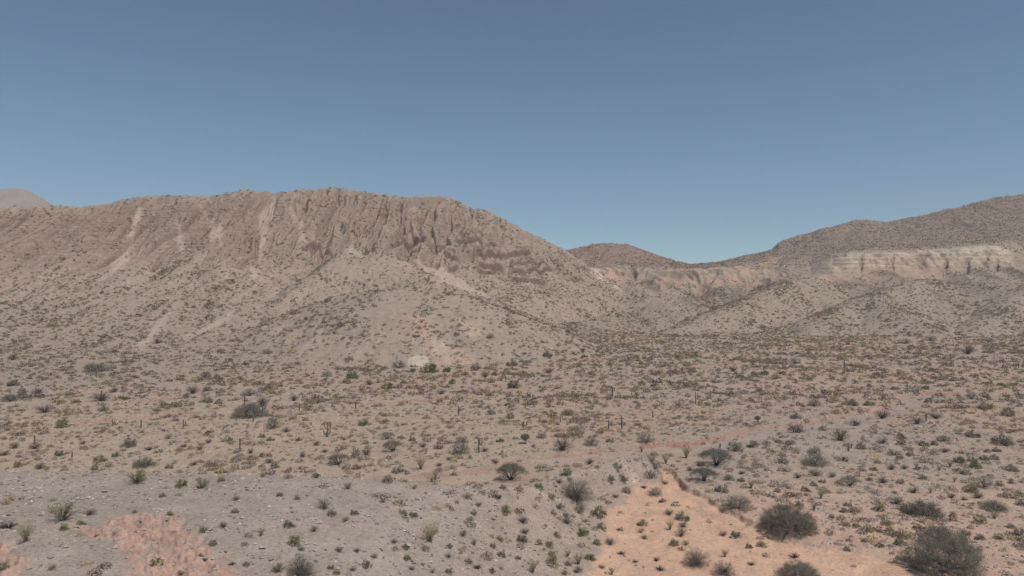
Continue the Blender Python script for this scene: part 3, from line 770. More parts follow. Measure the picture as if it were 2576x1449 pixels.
def tree_template(kind, seed, nc, per, col=(.30, .272, .222)):
    """unit width thorn tree or big bush. kind T dome to the ground, F umbrella on a trunk, H hazy twiggy, L small crown on a stem"""
    rg = np.random.default_rng(seed)
    Hh = {'T': .50, 'F': .46, 'H': .60, 'L': 1.05, 'W': .34}[kind]
    C0 = []
    ph = rg.uniform(0, 9)
    while len(C0) < nc:
        q = rg.uniform(-1, 1, 3); q[2] = abs(q[2]) if kind in 'THW' else q[2]
        r = np.linalg.norm(q)
        if r > 1 or r < {'T': .5, 'F': .35, 'H': .3, 'L': .3, 'W': .5}[kind]: continue
        th = math.atan2(q[1], q[0])
        lob = 1 + .10 * math.sin(3 * th + ph) + .07 * math.sin(5 * th + 2 * ph) + .05 * math.sin(8 * th)
        if kind == 'F':
            rr = math.hypot(q[0], q[1]); p = [q[0] * .47 * lob, q[1] * .47 * lob, Hh * (.80 - .38 * rr ** 2.2 + .16 * q[2] * (1 - .5 * rr))]
        elif kind == 'L': p = [q[0] * .42, q[1] * .42, Hh * .68 + q[2] * .30]
        else: p = [q[0] * .45 * lob, q[1] * .45 * lob, q[2] * Hh * .88 * (.9 + .1 * lob) + .02]
        C0.append(p)
    C0 = np.array(C0)
    ci = np.repeat(np.arange(nc), per); n = len(ci)
    rad = C0.copy(); rad[:, 2] += .25; rad /= np.linalg.norm(rad, axis=1, keepdims=True)
    sp = {'T': .024, 'F': .026, 'H': .034, 'L': .06, 'W': .028}[kind] * (400 / max(nc, 400)) ** .3
    P = C0[ci] + rg.normal(size=(n, 3)) * sp * [1, 1, .62] + rad[ci] * rg.normal(size=(n, 1)) * sp * .9
    P[:, 2] = np.maximum(P[:, 2], .004 + np.abs(rg.normal(size=n)) * .01)
    sz = {'T': .0085, 'F': .0095, 'H': .013, 'L': .03, 'W': .0105}[kind] * (12000 / n) ** .28
    V, F_ = leaves(P, sz, .42 if kind != 'H' else .16, rg, rad[ci], .9 if kind != 'H' else .5)
    cmul = (1 + .13 * rg.normal(size=nc))[ci]
    C_ = np.repeat(np.clip(c3(col)[None] * cmul[:, None], .01, .9), 4, axis=0)
    st = []
    if kind == 'L': st.append(tube([[0, 0, -.06], [.02, .01, .25], [-.01, .02, .5], [0, 0, .72]], [.05, .04, .035, .02], 6))
    nl_ = {'T': 12, 'F': 9, 'H': 22, 'L': 5, 'W': 12}[kind]
    for i in range(nl_):
        e = C0[rg.integers(0, nc)] * .93
        b0 = np.array([rg.normal() * .012, rg.normal() * .012, -.02]) if kind != 'L' else np.array([0, 0, .45])
        m0 = np.array([e[0] * .38, e[1] * .38, e[2] * .62]) + rg.normal(size=3) * .02
        w0 = {'T': .016, 'F': .021, 'H': .011, 'L': .02, 'W': .014}[kind]
        p = bez(b0, m0, e, 8); st.append(tube(p, np.linspace(w0, w0 * .25, 8), 5))
        for _ in range(4):
            q = p[rg.integers(3, 7)]; j = np.argsort(np.linalg.norm(C0 - q, axis=1))[rg.integers(3, min(40, nc))]; e2 = C0[j] * .96
            st.append(tube(bez(q, (q + e2) / 2 + rg.normal(size=3) * .015, e2, 5), np.linspace(w0 * .42, w0 * .12, 5), 4))
    if kind == 'H':
        for i in range(130):
            e = C0[rg.integers(0, nc)] * rg.uniform(.9, 1.08)
            st.append(tube(bez(np.array([0, 0, .02]), e * [.4, .4, .6] + rg.normal(size=3) * .02, e, 5), np.linspace(.005, .0012, 5), 3))
    sV, sF = merge(st)
    return (V, F_, C_), (sV, sF, np.tile(c3((.12, .10, .085)), (len(sV), 1)))
def cactus_template(h, arms, seed, r0=.17):
    """ribbed column cactus in metres: returns list of (part name, V, F, C)"""
    rg = np.random.default_rng(seed)
    def col(path, rad, k=22):
        path = np.asarray(path, float); V, F_ = tube(path, rad, k)
        n = len(path); V = V.reshape(n, k, 3); c = path[:, None]
        f = np.where(np.arange(k) % 2 == 0, 1.0, .80)[None, :, None]
        V = c + (V - c) * f
        C_ = np.where(np.arange(k) % 2 == 0, 1.0, .8)[None, :, None] * c3((.20, .175, .13))
        return V.reshape(-1, 3), F_, np.broadcast_to(C_, (n, k, 3)).reshape(-1, 3).copy()
    z = np.linspace(-.12, h, 14); path = np.stack([.03 * np.sin(z * 1.3 + seed), .03 * np.cos(z + seed), z], -1)
    rad = r0 * (1 - .10 * (z / h)) * np.sqrt(np.clip((h - z) / (r0 * 1.2), .0, 1)); rad[-1] = .01
    parts = [("stem",) + col(path, rad)]
    for i in range(arms):
        th = rg.uniform(0, 2 * np.pi) if i else rg.uniform(-.4, .4); th += i * 2.6
        z0 = h * rg.uniform(.38, .58); L = h * rg.uniform(.22, .4); d = np.array([math.cos(th), math.sin(th) * .6, 0])
        s0 = np.array([0, 0, z0]); p = [s0, s0 + d * .32, s0 + d * .5 + [0, 0, .12], s0 + d * .56 + [0, 0, .4]]
        p += [s0 + d * .57 + [0, 0, .4 + L * t] for t in (.4, .75, .95, 1.0)]
        parts.append(("arm",) + col(p, [r0 * .55, r0 * .6, r0 * .68, r0 * .72, r0 * .7, r0 * .62, r0 * .35, .01], 16))
    return parts

_tp = {}
def tpl_shrub(kind, v):
    if (kind, v) not in _tp:
        f, s_ = shrub_template(kind, 1000 + ord(kind) * 7 + v)
        _tp[kind, v] = (mesh_np("shrub_foliage", f[0], f[1], [M_LEAF], {"col": f[2]}, False), mesh_np("shrub_stems", s_[0], s_[1], [M_WOOD], {"col": s_[2]}))
    return _tp[kind, v]
def tpl_tree(key, *a, **k):
    if key not in _tp:
        f, s_ = tree_template(*a, **k)
        _tp[key] = (mesh_np("tree_crown", f[0], f[1], [M_LEAF], {"col": f[2]}, False), mesh_np("tree_trunk", s_[0], s_[1], [M_WOOD], {"col": s_[2]}))
    return _tp[key]
THINGS = []
def empty(name, loc, rz, sc, cat, label, group=None):
    o = bpy.data.objects.new(name, None); COL.objects.link(o); o.location = loc; o.rotation_euler = (0, 0, rz); o.scale = sc
    o['category'] = cat; o['label'] = label
    if group: o['group'] = group
    return o
def place(tile, X, Y): return TT(int(tile[1]), X, Y) if tile[0] == 'T' else MM(int(tile[1]), X, Y)
def tilescale(tile): return .25 if tile[0] == 'T' else .33333

# ---- trees and big bushes: tile, x, base y, width, kind, height factor, label, short name
TREES = [
 ("T4",1885,1490,810,"T",1.12,"huge dense dark thorn bush cut by the bottom edge near the bottom right corner","the huge corner thorn bush"),
 ("T4",250,1062,600,"T",.92,"big rounded dark thorn bush overhanging the bank of the orange sand","the big bank thorn bush"),
 ("T4",350,1640,540,"T",1.0,"dark thorn bush on orange sand whose top rises from the bottom edge","the bottom-edge thorn bush"),
 ("T3",1945,520,300,"F",.95,"broad low thorn tree with black shade beneath it on the sand bank","the shaded bank tree"),
 ("T3",2075,358,350,"F",1.0,"umbrella-shaped thorn tree with forked bare trunk above the sand channel","the umbrella thorn tree"),
 ("T3",2255,203,200,"T",1.15,"rounded grey thorn bush just beyond the umbrella thorn tree","the round bush beyond the umbrella tree"),
 ("T3",2290,805,360,"T",.78,"long low grey thorn bush spilling over the edge of the sand bank","the long bank bush"),
 ("T3",650,745,400,"H",.95,"large hazy grey thorn tree with dark stems on the gravel mound's flank","the hazy flank tree"),
 ("T3",-10,508,330,"F",1.1,"dark umbrella thorn tree at the mound crest in front of the pink wash","the crest thorn tree"),
 ("T3",1445,415,150,"T",1.1,"upper of two grey bushes at the mound's nose where the sand begins","the mound-nose bush"),
 ("T3",1395,478,170,"T",.9,"lower of two grey bushes at the mound's nose where the sand begins",None),
 ("T3",1440,655,180,"T",1.0,"grey-green domed bush standing alone on the upper orange sand","the lone dome on the sand"),
 ("T3",1860,1385,290,"H",1.05,"bare twiggy grey bush on the orange sand near the bottom edge","the twiggy sand bush"),
 ("T3",2140,1470,270,"H",1.0,"twiggy grey bush on the sand, cut by the bottom edge beside another twiggy one",None),
 ("T3",515,207,245,"B",1.0,"large dry brown bush on the far bank of the pink wash","the brown wash-bank bush"),
 ("T3",800,152,175,"T",1.2,"grey dome bush with a greenish top on the far bank of the pink wash","the green-topped bank bush"),
 ("T3",1350,135,200,"T",1.1,"dark two-humped bush beside the red bank, its right hump greener","the two-humped bank bush"),
 ("T3",300,73,125,"T",1.1,"small dark dome bush on the plain behind the dry brown wash-bank bush",None),
 ("T2",1375,214,245,"F",1.0,"flat-topped dark thorn tree with bare trunk and shadow on open plain","the flat-topped plain tree"),
 ("T2",820,355,270,"F",.9,"low spreading dark tree just behind the mound's crest","the spreading tree behind the crest"),
 ("T2",2045,238,245,"T",1.05,"wide grey thorn bush just beside the tall armed cactus","the wide bush by the cactus"),
 ("T2",2068,118,160,"T",.95,"smaller dark bush touching the back of the wide grey one by the cactus",None),
 ("T2",1310,88,190,"F",.8,"loose dark tree directly behind the flat-topped plain tree",None),
 ("T2",440,1500,340,"H",1.1,"hazy round grey bush at the bottom edge, left part of the gravel mound","the hazy mound bush"),
 ("T1",1425,374,245,"W",1.1,"smooth low dark dome bush just behind the mound's crest on the left","the smooth dome behind the crest"),
 ("T4",1610,868,400,"W",1.0,"wide low spreading thorn bush with a pointed end on the right-hand plain","the wide spreading bush"),
 ("T4",2300,808,265,"W",1.0,"low dark cushion bush near the right edge, above the huge corner bush","the dark cushion bush"),
 ("T4",2190,582,250,"T",1.0,"dark domed tree with open stems near the right edge","the open-stemmed dome"),
 ("T4",840,560,205,"F",1.05,"dark dome thorn tree with leaning stems on stony ground","the leaning-stemmed tree"),
 ("T4",490,354,290,"T",.85,"front dome of a big double grey-green bush beside the grey wash","the double-domed bush"),
 ("T4",480,235,170,"T",.9,"back dome of a big double grey-green bush beside the grey wash",None),
 ("T4",150,332,150,"T",1.1,"green-grey bush between the umbrella thorn tree and the double-domed bush",None),
 ("T4",1275,245,170,"T",.75,"low grey-green bush with a trailing side on the stony right-hand plain","the trailing low bush"),
 ("T4",1785,102,165,"T",.8,"low pale grey dome bush high on the right-hand plain",None),
 ("T4",755,105,270,"A",.8,"large airy olive bush at the edge of the grey wash","the airy wash-edge bush"),
 ("M1",1860,665,275,"W",1.1,"long low dark bush with two tall cacti rising behind it","the long bush under the cacti"),
 ("M1",2052,748,135,"T",1.4,"round dark bush just in front of the long bush with the cacti","the round bush by the long one"),
 ("M1",690,318,190,"W",1.1,"dark green flat-topped bush on the left-hand gravel fan","the dark green fan bush"),
 ("M1",745,543,195,"B",.7,"brown rounded bush with a pale cactus poking out of it","the brown bush with the pale cactus"),
 ("M1",315,632,175,"B",.7,"wide dry brown bush on the left plain below the fan","the wide brown bush"),
 ("M1",60,543,140,"W",1.2,"low dark bush touching the left edge at the foot of the fan","the left-edge bush"),
 ("M1",2465,352,100,"T",1.0,"dark round bush at the head of the pink stripes below the mountain",None),
 ("M1",2010,180,115,"T",.7,"dark flat bush alone on the pale slope left of the cone hill","the flat bush on the slope"),
 ("M1",1870,500,140,"T",.8,"dark bush above the long bush with the cacti",None),
 ("M2",430,287,130,"T",.95,"dark round bush just left of the white rock outcrop","the bush by the white outcrop"),
 ("M2",55,255,88,"T",1.0,"dark round bush second to the left of the white rock outcrop",None),
 ("M2",1125,72,82,"T",1.0,"lone dark round bush on the right slope of the cone hill","the lone bush on the cone"),
 ("M2",1128,642,88,"T",1.2,"dark grey dome beside a pink bare clearing in mid plain","the dome by the pink clearing"),
 ("M2",1085,357,95,"D",1.1,"dry grey rounded bush in front of the cone hill's foot",None),
 ("M2",1565,327,105,"D",.9,"dry brown domed bush in the middle of the far plain","the far dry dome"),
 ("M2",840,407,75,"N",1.2,"yellow-green leafy bush on the pink-striped far plain","the yellow-green bush"),
 ("M2",1715,647,150,"G",.65,"flattened grey-green bush on open plain left of three pole cacti","the flattened bush"),
 ("M3",855,253,105,"T",1.0,"dark bush with black shade at the end of a red scarp, far right plain","the shaded scarp bush"),
 ("M3",1000,580,130,"T",1.0,"dark bush with a brown shoulder above the grey wash","the dark bush above the wash"),
 ("M3",1520,672,150,"B",.9,"rounded brown bush at the bend of the grey wash","the brown bend bush"),
 ("M3",2190,522,105,"T",1.2,"yellow-topped grey bush right of the red bank's end","the bush at the bank's end"),
 ("M3",1690,102,120,"T",.7,"dark flat bush in the far right plain with a cactus in it","the far dark flat bush"),
 ("M3",1885,80,110,"T",.75,"dark flat bush farthest up the right plain",None),
 ("M3",1920,672,120,"D",.9,"dry grey-brown dome just right of a stout post cactus","the dome by the post cactus"),
 ("M3",2320,620,160,"O",.6,"wide olive-brown bush under the double red scarp at far right","the bush under the double scarp"),
 ("M3",1880,1050,10,"T",.1,"",None),
]
TREES = [t for t in TREES if t[6]]
LAND = []
NAMEK = {'T': 'thorn_bush', 'F': 'thorn_tree', 'H': 'thorn_bush', 'W': 'thorn_bush'}
for n_, (tile, X, Y, Wd, k, hf, lab, short) in enumerate(TREES):
    px, py = place(tile, X, Y); p = surf(px, py - .5)
    wm = Wd * tilescale(tile) / F * p[1]
    if k in 'TFHW':
        big_ = Wd * tilescale(tile) > 130
        if big_: meshes = tpl_tree((k, n_), k, 50 + n_, 820, 76)
        elif Wd * tilescale(tile) > 70: meshes = tpl_tree((k, 'm', n_ % 3), k, 80 + n_ % 3, 330, 36)
        else: meshes = tpl_tree((k, 's', n_ % 4), k, 90 + n_ % 4, 170, 22)
        nm = NAMEK[k]; cat = 'tree' if k == 'F' else 'bush'; pn = ('crown', 'trunk')
    else:
        meshes = tpl_shrub({'B': 'd', 'D': 'd', 'A': 'a', 'N': 'n', 'G': 'g', 'O': 'o'}[k], n_ % 3); nm = 'desert_bush'; cat = 'bush'; pn = ('foliage', 'stems')
    o = empty(nm, (p[0], p[1] + wm * .28, p[2] - .02), (n_ * 2.4) % 6.28, (wm * 1.06, wm * 1.06, wm * 1.06 * hf), cat, lab)
    gz = float(zat(np.array([p[0]]), np.array([p[1] + wm * .28]))[0]); o.location.z = min(gz, p[2] + .5) - .03
    link(pn[0], meshes[0], o); link(pn[1], meshes[1], o)
    THINGS.append((px, py, Wd * tilescale(tile)))
    if short: LAND.append((px, py - Wd * tilescale(tile) * .2, short))
LAND += [(TT(1, 1700, 1150)[0], TT(1, 1700, 1150)[1], "the red eroded patch"), (TT(1, 600, 850)[0], TT(1, 600, 850)[1], "the broom bush above the red patch"),
         (TT(2,1750,1100)[0], TT(2,1750,1100)[1], "the broad yellow-olive mound bush")]

# ---- smaller shrubs, each where the photograph has it:  kind x base-y width
S = {
"T1": "a 1360 540 230;o 1830 565 130;a 2030 585 190;o 2230 512 80;g 1640 660 90;b 2385 700 90;d 2245 655 70;a 600 915 330;o 770 870 75;g 820 955 110;d 905 850 140;o 650 1005 115;b 1070 800 60;a 1365 825 80;o 1285 895 80;o 1720 855 95;x 65 990 210;y 250 1135 210;o 20 1430 150;g 990 1048 85;b 735 1180 60;b 855 1225 50;o 540 1390 85;a 2055 1030 120;g 2150 1155 100;g 2485 1360 95;x 2340 1355 90;g 2030 1290 85;d 1830 1452 100;d 2250 818 80;o 2370 825 95;d 2250 975 110;g 2065 838 55;d 1480 995 80;g 1795 1000 70;b 1065 470 45;b 1140 558 45;o 1760 432 80;g 955 387 95;b 395 387 130;o 180 362 100;g 1710 377 95;b 1955 347 105;b 2285 378 60;o 1000 312 150;g 1170 257 110;x 1500 197 110;b 1785 252 80;b 130 178 130;d 345 182 130;b 1855 160 90;d 2010 190 110;b 1290 200 70;g 1280 160 200;b 45 250 120;g 590 250 130;d 2525 225 90;d 2100 120 90;a 1690 80 100;d 830 130 90",
"T2": "n 605 467 120;y 205 437 50;a 325 477 90;a 70 465 90;a 925 588 115;y 1090 472 70;g 1390 502 75;x 1100 557 50;b 1335 617 60;a 1590 588 85;a 2125 695 125;d 1275 722 85;g 2480 582 95;g 240 652 85;o 420 692 85;b 585 612 48;b 45 718 50;b 195 732 50;d 345 747 60;a 690 792 175;g 760 858 125;b 625 822 62;g 990 843 105;a 905 923 115;d 1060 947 62;d 400 868 55;b 565 862 45;g 330 975 135;b 710 892 38;b 705 958 42;g 785 977 50;a 585 1022 110;y 55 1062 110;o 390 1165 155;d 460 1203 90;b 245 1228 60;b 1040 1013 50;d 890 1028 55;g 1020 1103 80;y 860 1112 70;b 1135 1068 52;d 840 1228 100;d 1020 1228 90;g 1475 843 105;g 1585 868 115;b 1215 953 50;d 1285 983 62;o 1415 1023 62;b 1385 1128 90;y 1750 1145 235;o 1825 1197 80;g 1510 1193 100;d 1650 1267 80;g 1750 1238 72;o 1520 1303 105;d 1195 1288 90;g 1120 1378 125;b 1300 1388 50;a 225 1432 175;g 760 1392 90;o 820 1452 100;g 912 1452 55;d 980 1412 90;d 1570 1402 90;n 2075 992 70;a 2082 1073 110;g 1950 1173 82;y 2200 1162 100;g 2175 1228 72;g 2135 1343 100;x 2230 1400 110;d 1940 1293 90;g 1945 1443 110;o 2455 1113 105;g 2385 1183 90;g 2470 1263 110;b 2310 1233 42;b 2400 1303 70;g 2380 1433 90;y 1780 1433 82;d 2440 703 90;d 2240 773 90;g 2190 848 92;a 2160 913 100;b 2220 653 52;o 2510 848 130;b 2430 893 60;b 2365 842 50;b 2260 893 46;b 2365 922 46;b 2420 1002 52;d 1740 923 80;a 1800 703 80;d 1110 242 135;y 1655 392 175;g 1420 422 120;b 1840 187 125;d 1675 162 110;g 1575 97 85;g 185 377 112;b 135 322 100;g 1010 387 112;b 605 147 92;g 430 97 82;d 690 212 92;y 1805 482 115;d 2410 347 92;b 1675 277 62;d 1840 352 82;d 2300 207 100;g 2455 107 90;g 940 42 80;d 590 192 70;b 475 262 90;g 60 65 90;g 150 95 90;d 1735 60 60",
"T3": "n 140 187 70;y 355 327 62;y 1305 212 90;y 1665 237 72;y 1755 277 155;g 1770 302 70;y 1410 317 155;y 1545 332 112;y 1640 337 72;b 1870 197 80;g 2430 162 140;g 1900 352 92;d 1790 402 90;x 2305 438 100;n 2435 392 72;g 2180 492 125;g 2300 507 90;y 2405 583 105;g 2115 613 155;g 2160 652 60;d 1540 532 92;x 1325 582 92;g 1510 717 90;g 1570 702 36;b 1145 757 46;b 1180 872 46;g 1430 827 80;b 1430 772 36;b 1115 902 32;o 865 872 190;g 480 792 122;o 400 692 100;n 270 600 120;g 675 822 145;g 535 867 92;d 555 943 140;n 710 1053 140;o 900 988 105;b 820 992 70;o 850 1143 112;d 990 1153 140;o 455 1073 92;o 270 1143 92;o 375 1178 112;g 610 1113 72;g 570 1147 70;d 520 1193 70;y 560 1273 112;y 670 1355 155;n 785 1303 125;o 400 1263 92;o 410 1373 172;g 560 1353 82;y 210 1443 160;g 60 1303 82;g 105 1343 72;o 525 1443 82;g 660 1423 112;b 905 1233 60;b 800 1393 42;d 900 1383 92;y 1000 1452 100;g 100 1133 150;d 130 1043 112;d 105 933 132;d 2120 1063 115;g 2250 1078 132;g 2380 1178 92;g 2505 1168 122;x 2400 1353 110;y 2140 1268 112;g 1720 893 162;d 1580 853 132;y 1530 907 62;y 1590 1003 112;d 1720 973 112;a 1700 1063 142;g 1625 1148 132;y 1530 1163 62;a 1750 1153 92;b 1440 1207 72;b 1325 1087 82;b 1300 1107 50;a 1290 1028 102;g 1310 953 132;g 1085 1003 82;b 1185 1037 52;y 1110 1067 72;b 1115 1133 60;b 1275 1177 60;d 1480 1243 70;x 1450 1313 100;x 1100 1243 100;x 1240 1323 82;x 1490 1413 120;d 1870 797 52;x 1860 973 80;g 1055 405 135;b 895 407 52;g 985 543 112;b 890 502 72;g 1110 532 112;o 1150 623 102;d 1040 673 92;g 1190 543 70;y 840 553 60;b 970 682 52;b 1080 712 42;d 780 333 112;g 550 457 142;d 580 512 92;g 1210 303 62;b 1290 322 60;g 2015 657 72;y 2050 702 52;b 2110 747 62;b 2370 852 72;b 2410 897 72;d 470 542 102;g 990 110 90;g 1130 110 70",
"T4": "x 260 1283 132;g 785 1213 82;y 960 1177 62;g 1115 1172 112;n 1325 1157 142;d 1285 1313 60;b 1460 1388 90;b 1355 1343 72;b 1600 1433 62;g 880 967 92;o 1210 1007 92;g 1365 957 72;g 1505 993 122;b 640 882 92;g 755 823 102;g 800 757 102;n 1020 737 60;o 1110 803 142;o 1345 803 132;d 1300 743 152;o 1855 867 92;o 2130 933 152;y 2275 888 112;b 1990 1053 112;g 2125 1093 112;o 2310 1093 122;g 2430 973 102;b 2190 1003 60;g 2520 1053 132;g 2545 753 122;b 1470 627 122;d 1160 528 132;g 1015 497 82;g 1330 527 102;g 1555 487 102;g 1495 387 82;y 1515 352 62;d 1245 388 122;d 1370 378 102;n 1060 397 92;g 875 387 60;g 455 552 92;g 375 612 112;d 255 367 72;d 640 472 102;d 480 452 152;d 300 477 112;g 205 682 72;y 530 682 112;g 90 612 82;d 65 522 60;b 35 477 60;b 830 692 60;g 545 517 82;y 460 803 102;y 1630 627 92;g 1690 642 72;d 1840 672 102;b 1960 697 82;d 2110 682 142;o 2060 622 152;o 2320 552 102;g 1990 437 122;n 2080 372 152;n 1940 317 142;g 2050 302 102;g 2170 292 102;g 2280 287 112;g 2200 212 82;g 2300 207 92;g 2070 62 152;n 1570 152 112;n 1670 142 92;d 1780 217 112;g 1340 72 112;b 1160 132 122;o 1340 137 112;g 1430 247 92;g 940 182 122;g 2370 142 242;g 2460 407 152;d 2290 427 72;o 2440 527 82;y 1870 517 82;y 1720 397 82;y 1830 367 112",
"M1": "d 2160 772 90;d 1970 577 150;d 2215 537 92;g 1555 547 112;g 1560 462 82;g 775 612 92;b 280 482 112;b 860 472 92;b 85 227 92;g 90 427 112;d 1450 482 132;b 1180 102 82;o 460 737 112",
"M2": "n 80 367 122;n 345 442 102;n 660 322 152;n 800 317 82;d 210 417 92;b 1015 307 100;g 1285 272 102;g 1560 207 92;d 750 487 95;g 1300 442 142;g 1275 667 92;g 170 722 112",
"M3": "d 385 312 90;n 625 337 82;d 2170 182 142;g 855 672 92;n 1410 572 92;d 1780 717 112;g 2465 652 122;g 1270 572 122;b 1300 722 100;b 860 777 142;n 1840 447 72;x 1682 608 60",
}
NOUN = {'g': ('grey-green', 'shrub'), 'o': ('olive', 'shrub'), 'd': ('dry grey', 'shrub'), 'b': ('brown', 'shrub'), 'y': ('yellowish', 'broom shrub'),
        'a': ('sparse olive', 'shrub'), 'n': ('green', 'shrub'), 'x': ('leafless dark', 'shrub')}
items = []
for tile, txt in S.items():
    for t in txt.split(";"):
        k, X, Y, Wd = t.split(); X, Y, Wd = float(X), float(Y), float(Wd)
        px, py = place(tile, X, Y); items.append((k, px, py, Wd * tilescale(tile)))
items.sort(key=lambda t: -t[3])
items = items[:296]
def sector(dx, dy):
    if abs(dx) * .55 > abs(dy): return "right of" if dx > 0 else "left of"
    return "below" if dy > 0 else "above"
ORD = ["nearest", "second", "third", "fourth", "fifth", "sixth", "seventh"]
def auto_label(i, seen, its, sizes, noun):
    k, px, py, wd = its[i]
    best = []
    for (lx, ly, sh) in LAND:
        d = math.hypot(px - lx, (py - ly) * 1.7); sc_ = sector(px - lx, (py - ly) * 1.7)
        rank = sum(1 for j, q in enumerate(its) if q[0] == k and j != i and math.hypot(q[1] - lx, (q[2] - ly) * 1.7) < d and sector(q[1] - lx, (q[2] - ly) * 1.7) == sc_)
        best.append((rank + d / 160, rank, sc_, sh))
    best.sort()
    for _, rank, sc_, sh in best:
        if rank >= len(ORD): continue
        a, b = noun(k)
        lab = f"{sizes(wd)} {a} {b}, {ORD[rank]} of its colour {sc_} {sh}"
        if lab not in seen and len(lab.split()) <= 15: seen.add(lab); return lab
    return f"{sizes(wd)} {noun(k)[0]} {noun(k)[1]} on the dry plain"
seen = set()
zone = lambda i, j: {0: "shrubs on the plain", 1: "shrubs on the mountain", 2: "shrubs on the hills", 3: "shrubs on the gravel mound", 4: "shrubs in the orange sand"}[int(reg[i, j])]
rs = np.random.default_rng(77)
taken = []
for n_, (k, px, py, wd) in enumerate(items):
    p = surf(px, py - .5); wm = wd / F * p[1]
    me = tpl_shrub(k, n_ % 3)
    i, j = idx(np.array([p[0]]), np.array([p[1]]))
    lab = auto_label(n_, seen, items, lambda w_: "large" if w_ > 40 else ("medium" if w_ > 24 else "small"), lambda q: NOUN[q])
    yb = p[1] + wm * .25
    z = min(float(zat(np.array([p[0]]), np.array([yb]))[0]), p[2] + .4)
    hs_ = rs.uniform(.88, 1.15)
    o = empty("desert_shrub", (p[0], yb, z - .02), rs.uniform(0, 6.28), (wm * 1.08, wm * 1.08 * rs.uniform(.85, 1.1), wm * 1.05 * hs_), "shrub", lab, zone(i[0], j[0]))
    link("foliage", me[0], o); link("stems", me[1], o)
    THINGS.append((px, py, wd))

# ---- cacti: tile x base-y height arms kind
CACT = """T1 738 262 60 0;T1 2420 172 105 0;T1 358 132 92 0;T2 2243 216 142 2;T2 1042 302 52 1;T2 1560 92 62 0;T3 2092 162 42 0;T2 718 52 60 2;T4 800 200 70 1
M1 1850 577 98 0;M1 1985 652 102 1;M1 1915 690 62 0;M1 2262 612 60 0;M1 2475 807 112 2;M1 1070 742 66 0;M1 855 722 50 1;M1 772 527 74 0;M1 733 352 62 0;M1 1297 122 44 0;M1 1540 232 50 1;M1 1387 742 72 1
M2 110 592 56 0;M2 885 642 78 3;M2 1560 587 58 0;M2 1375 752 66 3;M2 2015 747 72 0;M2 2115 747 102 0;M2 2045 502 72 2;M2 2348 662 52 0;M2 1652 697 46 1;M2 1240 392 44 0
M3 95 557 92 1;M3 1218 297 82 0;M3 610 312 46 0;M3 1830 687 62 0;M3 280 887 36 0;M3 2415 262 44 0;M3 1690 95 42 0;M3 2530 292 44 0"""
cl = []
for t in CACT.replace("\n", ";").split(";"):
    tile, X, Y, h, a = t.split(); px, py = place(tile, float(X), float(Y)); cl.append((a, px, py, float(h) * tilescale(tile)))
cseen = set()
its = [('c',) + c[1:] for c in cl]
for n_, (a, px, py, h) in enumerate(cl):
    p = surf(px, py - .3); hm = h / F * p[1] * 1.03; a = int(a)
    kind = {0: "single", 1: "one-armed", 2: "two-armed", 3: "branching"}[a]
    best = sorted((math.hypot(px - lx, (py - ly) * 1.7), lx, ly, sh) for lx, ly, sh in LAND)
    lab = None
    for d, lx, ly, sh in best:
        sc_ = sector(px - lx, (py - ly) * 1.7)
        rank = sum(1 for q in cl if q[1] != px and math.hypot(q[1] - lx, (q[2] - ly) * 1.7) < d and sector(q[1] - lx, (q[2] - ly) * 1.7) == sc_)
        if rank > 5: continue
        l2 = f"{'tall' if h > 21 else 'short'} {kind}{'-stemmed' if a == 0 else ''} column cactus, {ORD[rank]} cactus {sc_} {sh}"
        if l2 not in cseen: lab = l2; break
    cseen.add(lab)
    key = ('c', a, round(hm * 2) / 2)
    if key not in _tp: _tp[key] = [(nm, mesh_np("cactus_" + nm, V, F_, [M_WOOD], {"col": C_})) for nm, V, F_, C_ in cactus_template(key[2], a, 5 + n_, .11 if h < 22 else .13)]
    f_ = hm / key[2]
    o = empty("column_cactus", (p[0], p[1] + .1, p[2] - .03), 0, (f_, f_, f_), "cactus", lab, "column cacti on the plain")
    for nm, me in _tp[key]: link(nm, me, o)
    THINGS.append((px, py, 4))
# two small round-crowned trees on a stem
for tile, X, Y, w_, lab in [("T3",130,122,95,"slim little tree with a round crown on a bare stem, beyond the pink wash"), ("M2",540,332,42,"tiny tree with a round dark crown just under the white rock outcrop"),
                            ("M3",560,695,46,"little round-crowned tree at the head of a pink gully by the grey wash")]:
    px, py = place(tile, X, Y); p = surf(px, py - .3); wm = w_ * tilescale(tile) / F * p[1]
    me = tpl_tree(('L', 0), 'L', 7, 60, 30)
    o = empty("round_crowned_tree", (p[0], p[1], p[2]), 0, (wm, wm, wm), "tree", lab)
    link("crown", me[0], o); link("trunk", me[1], o); THINGS.append((px, py, 10))

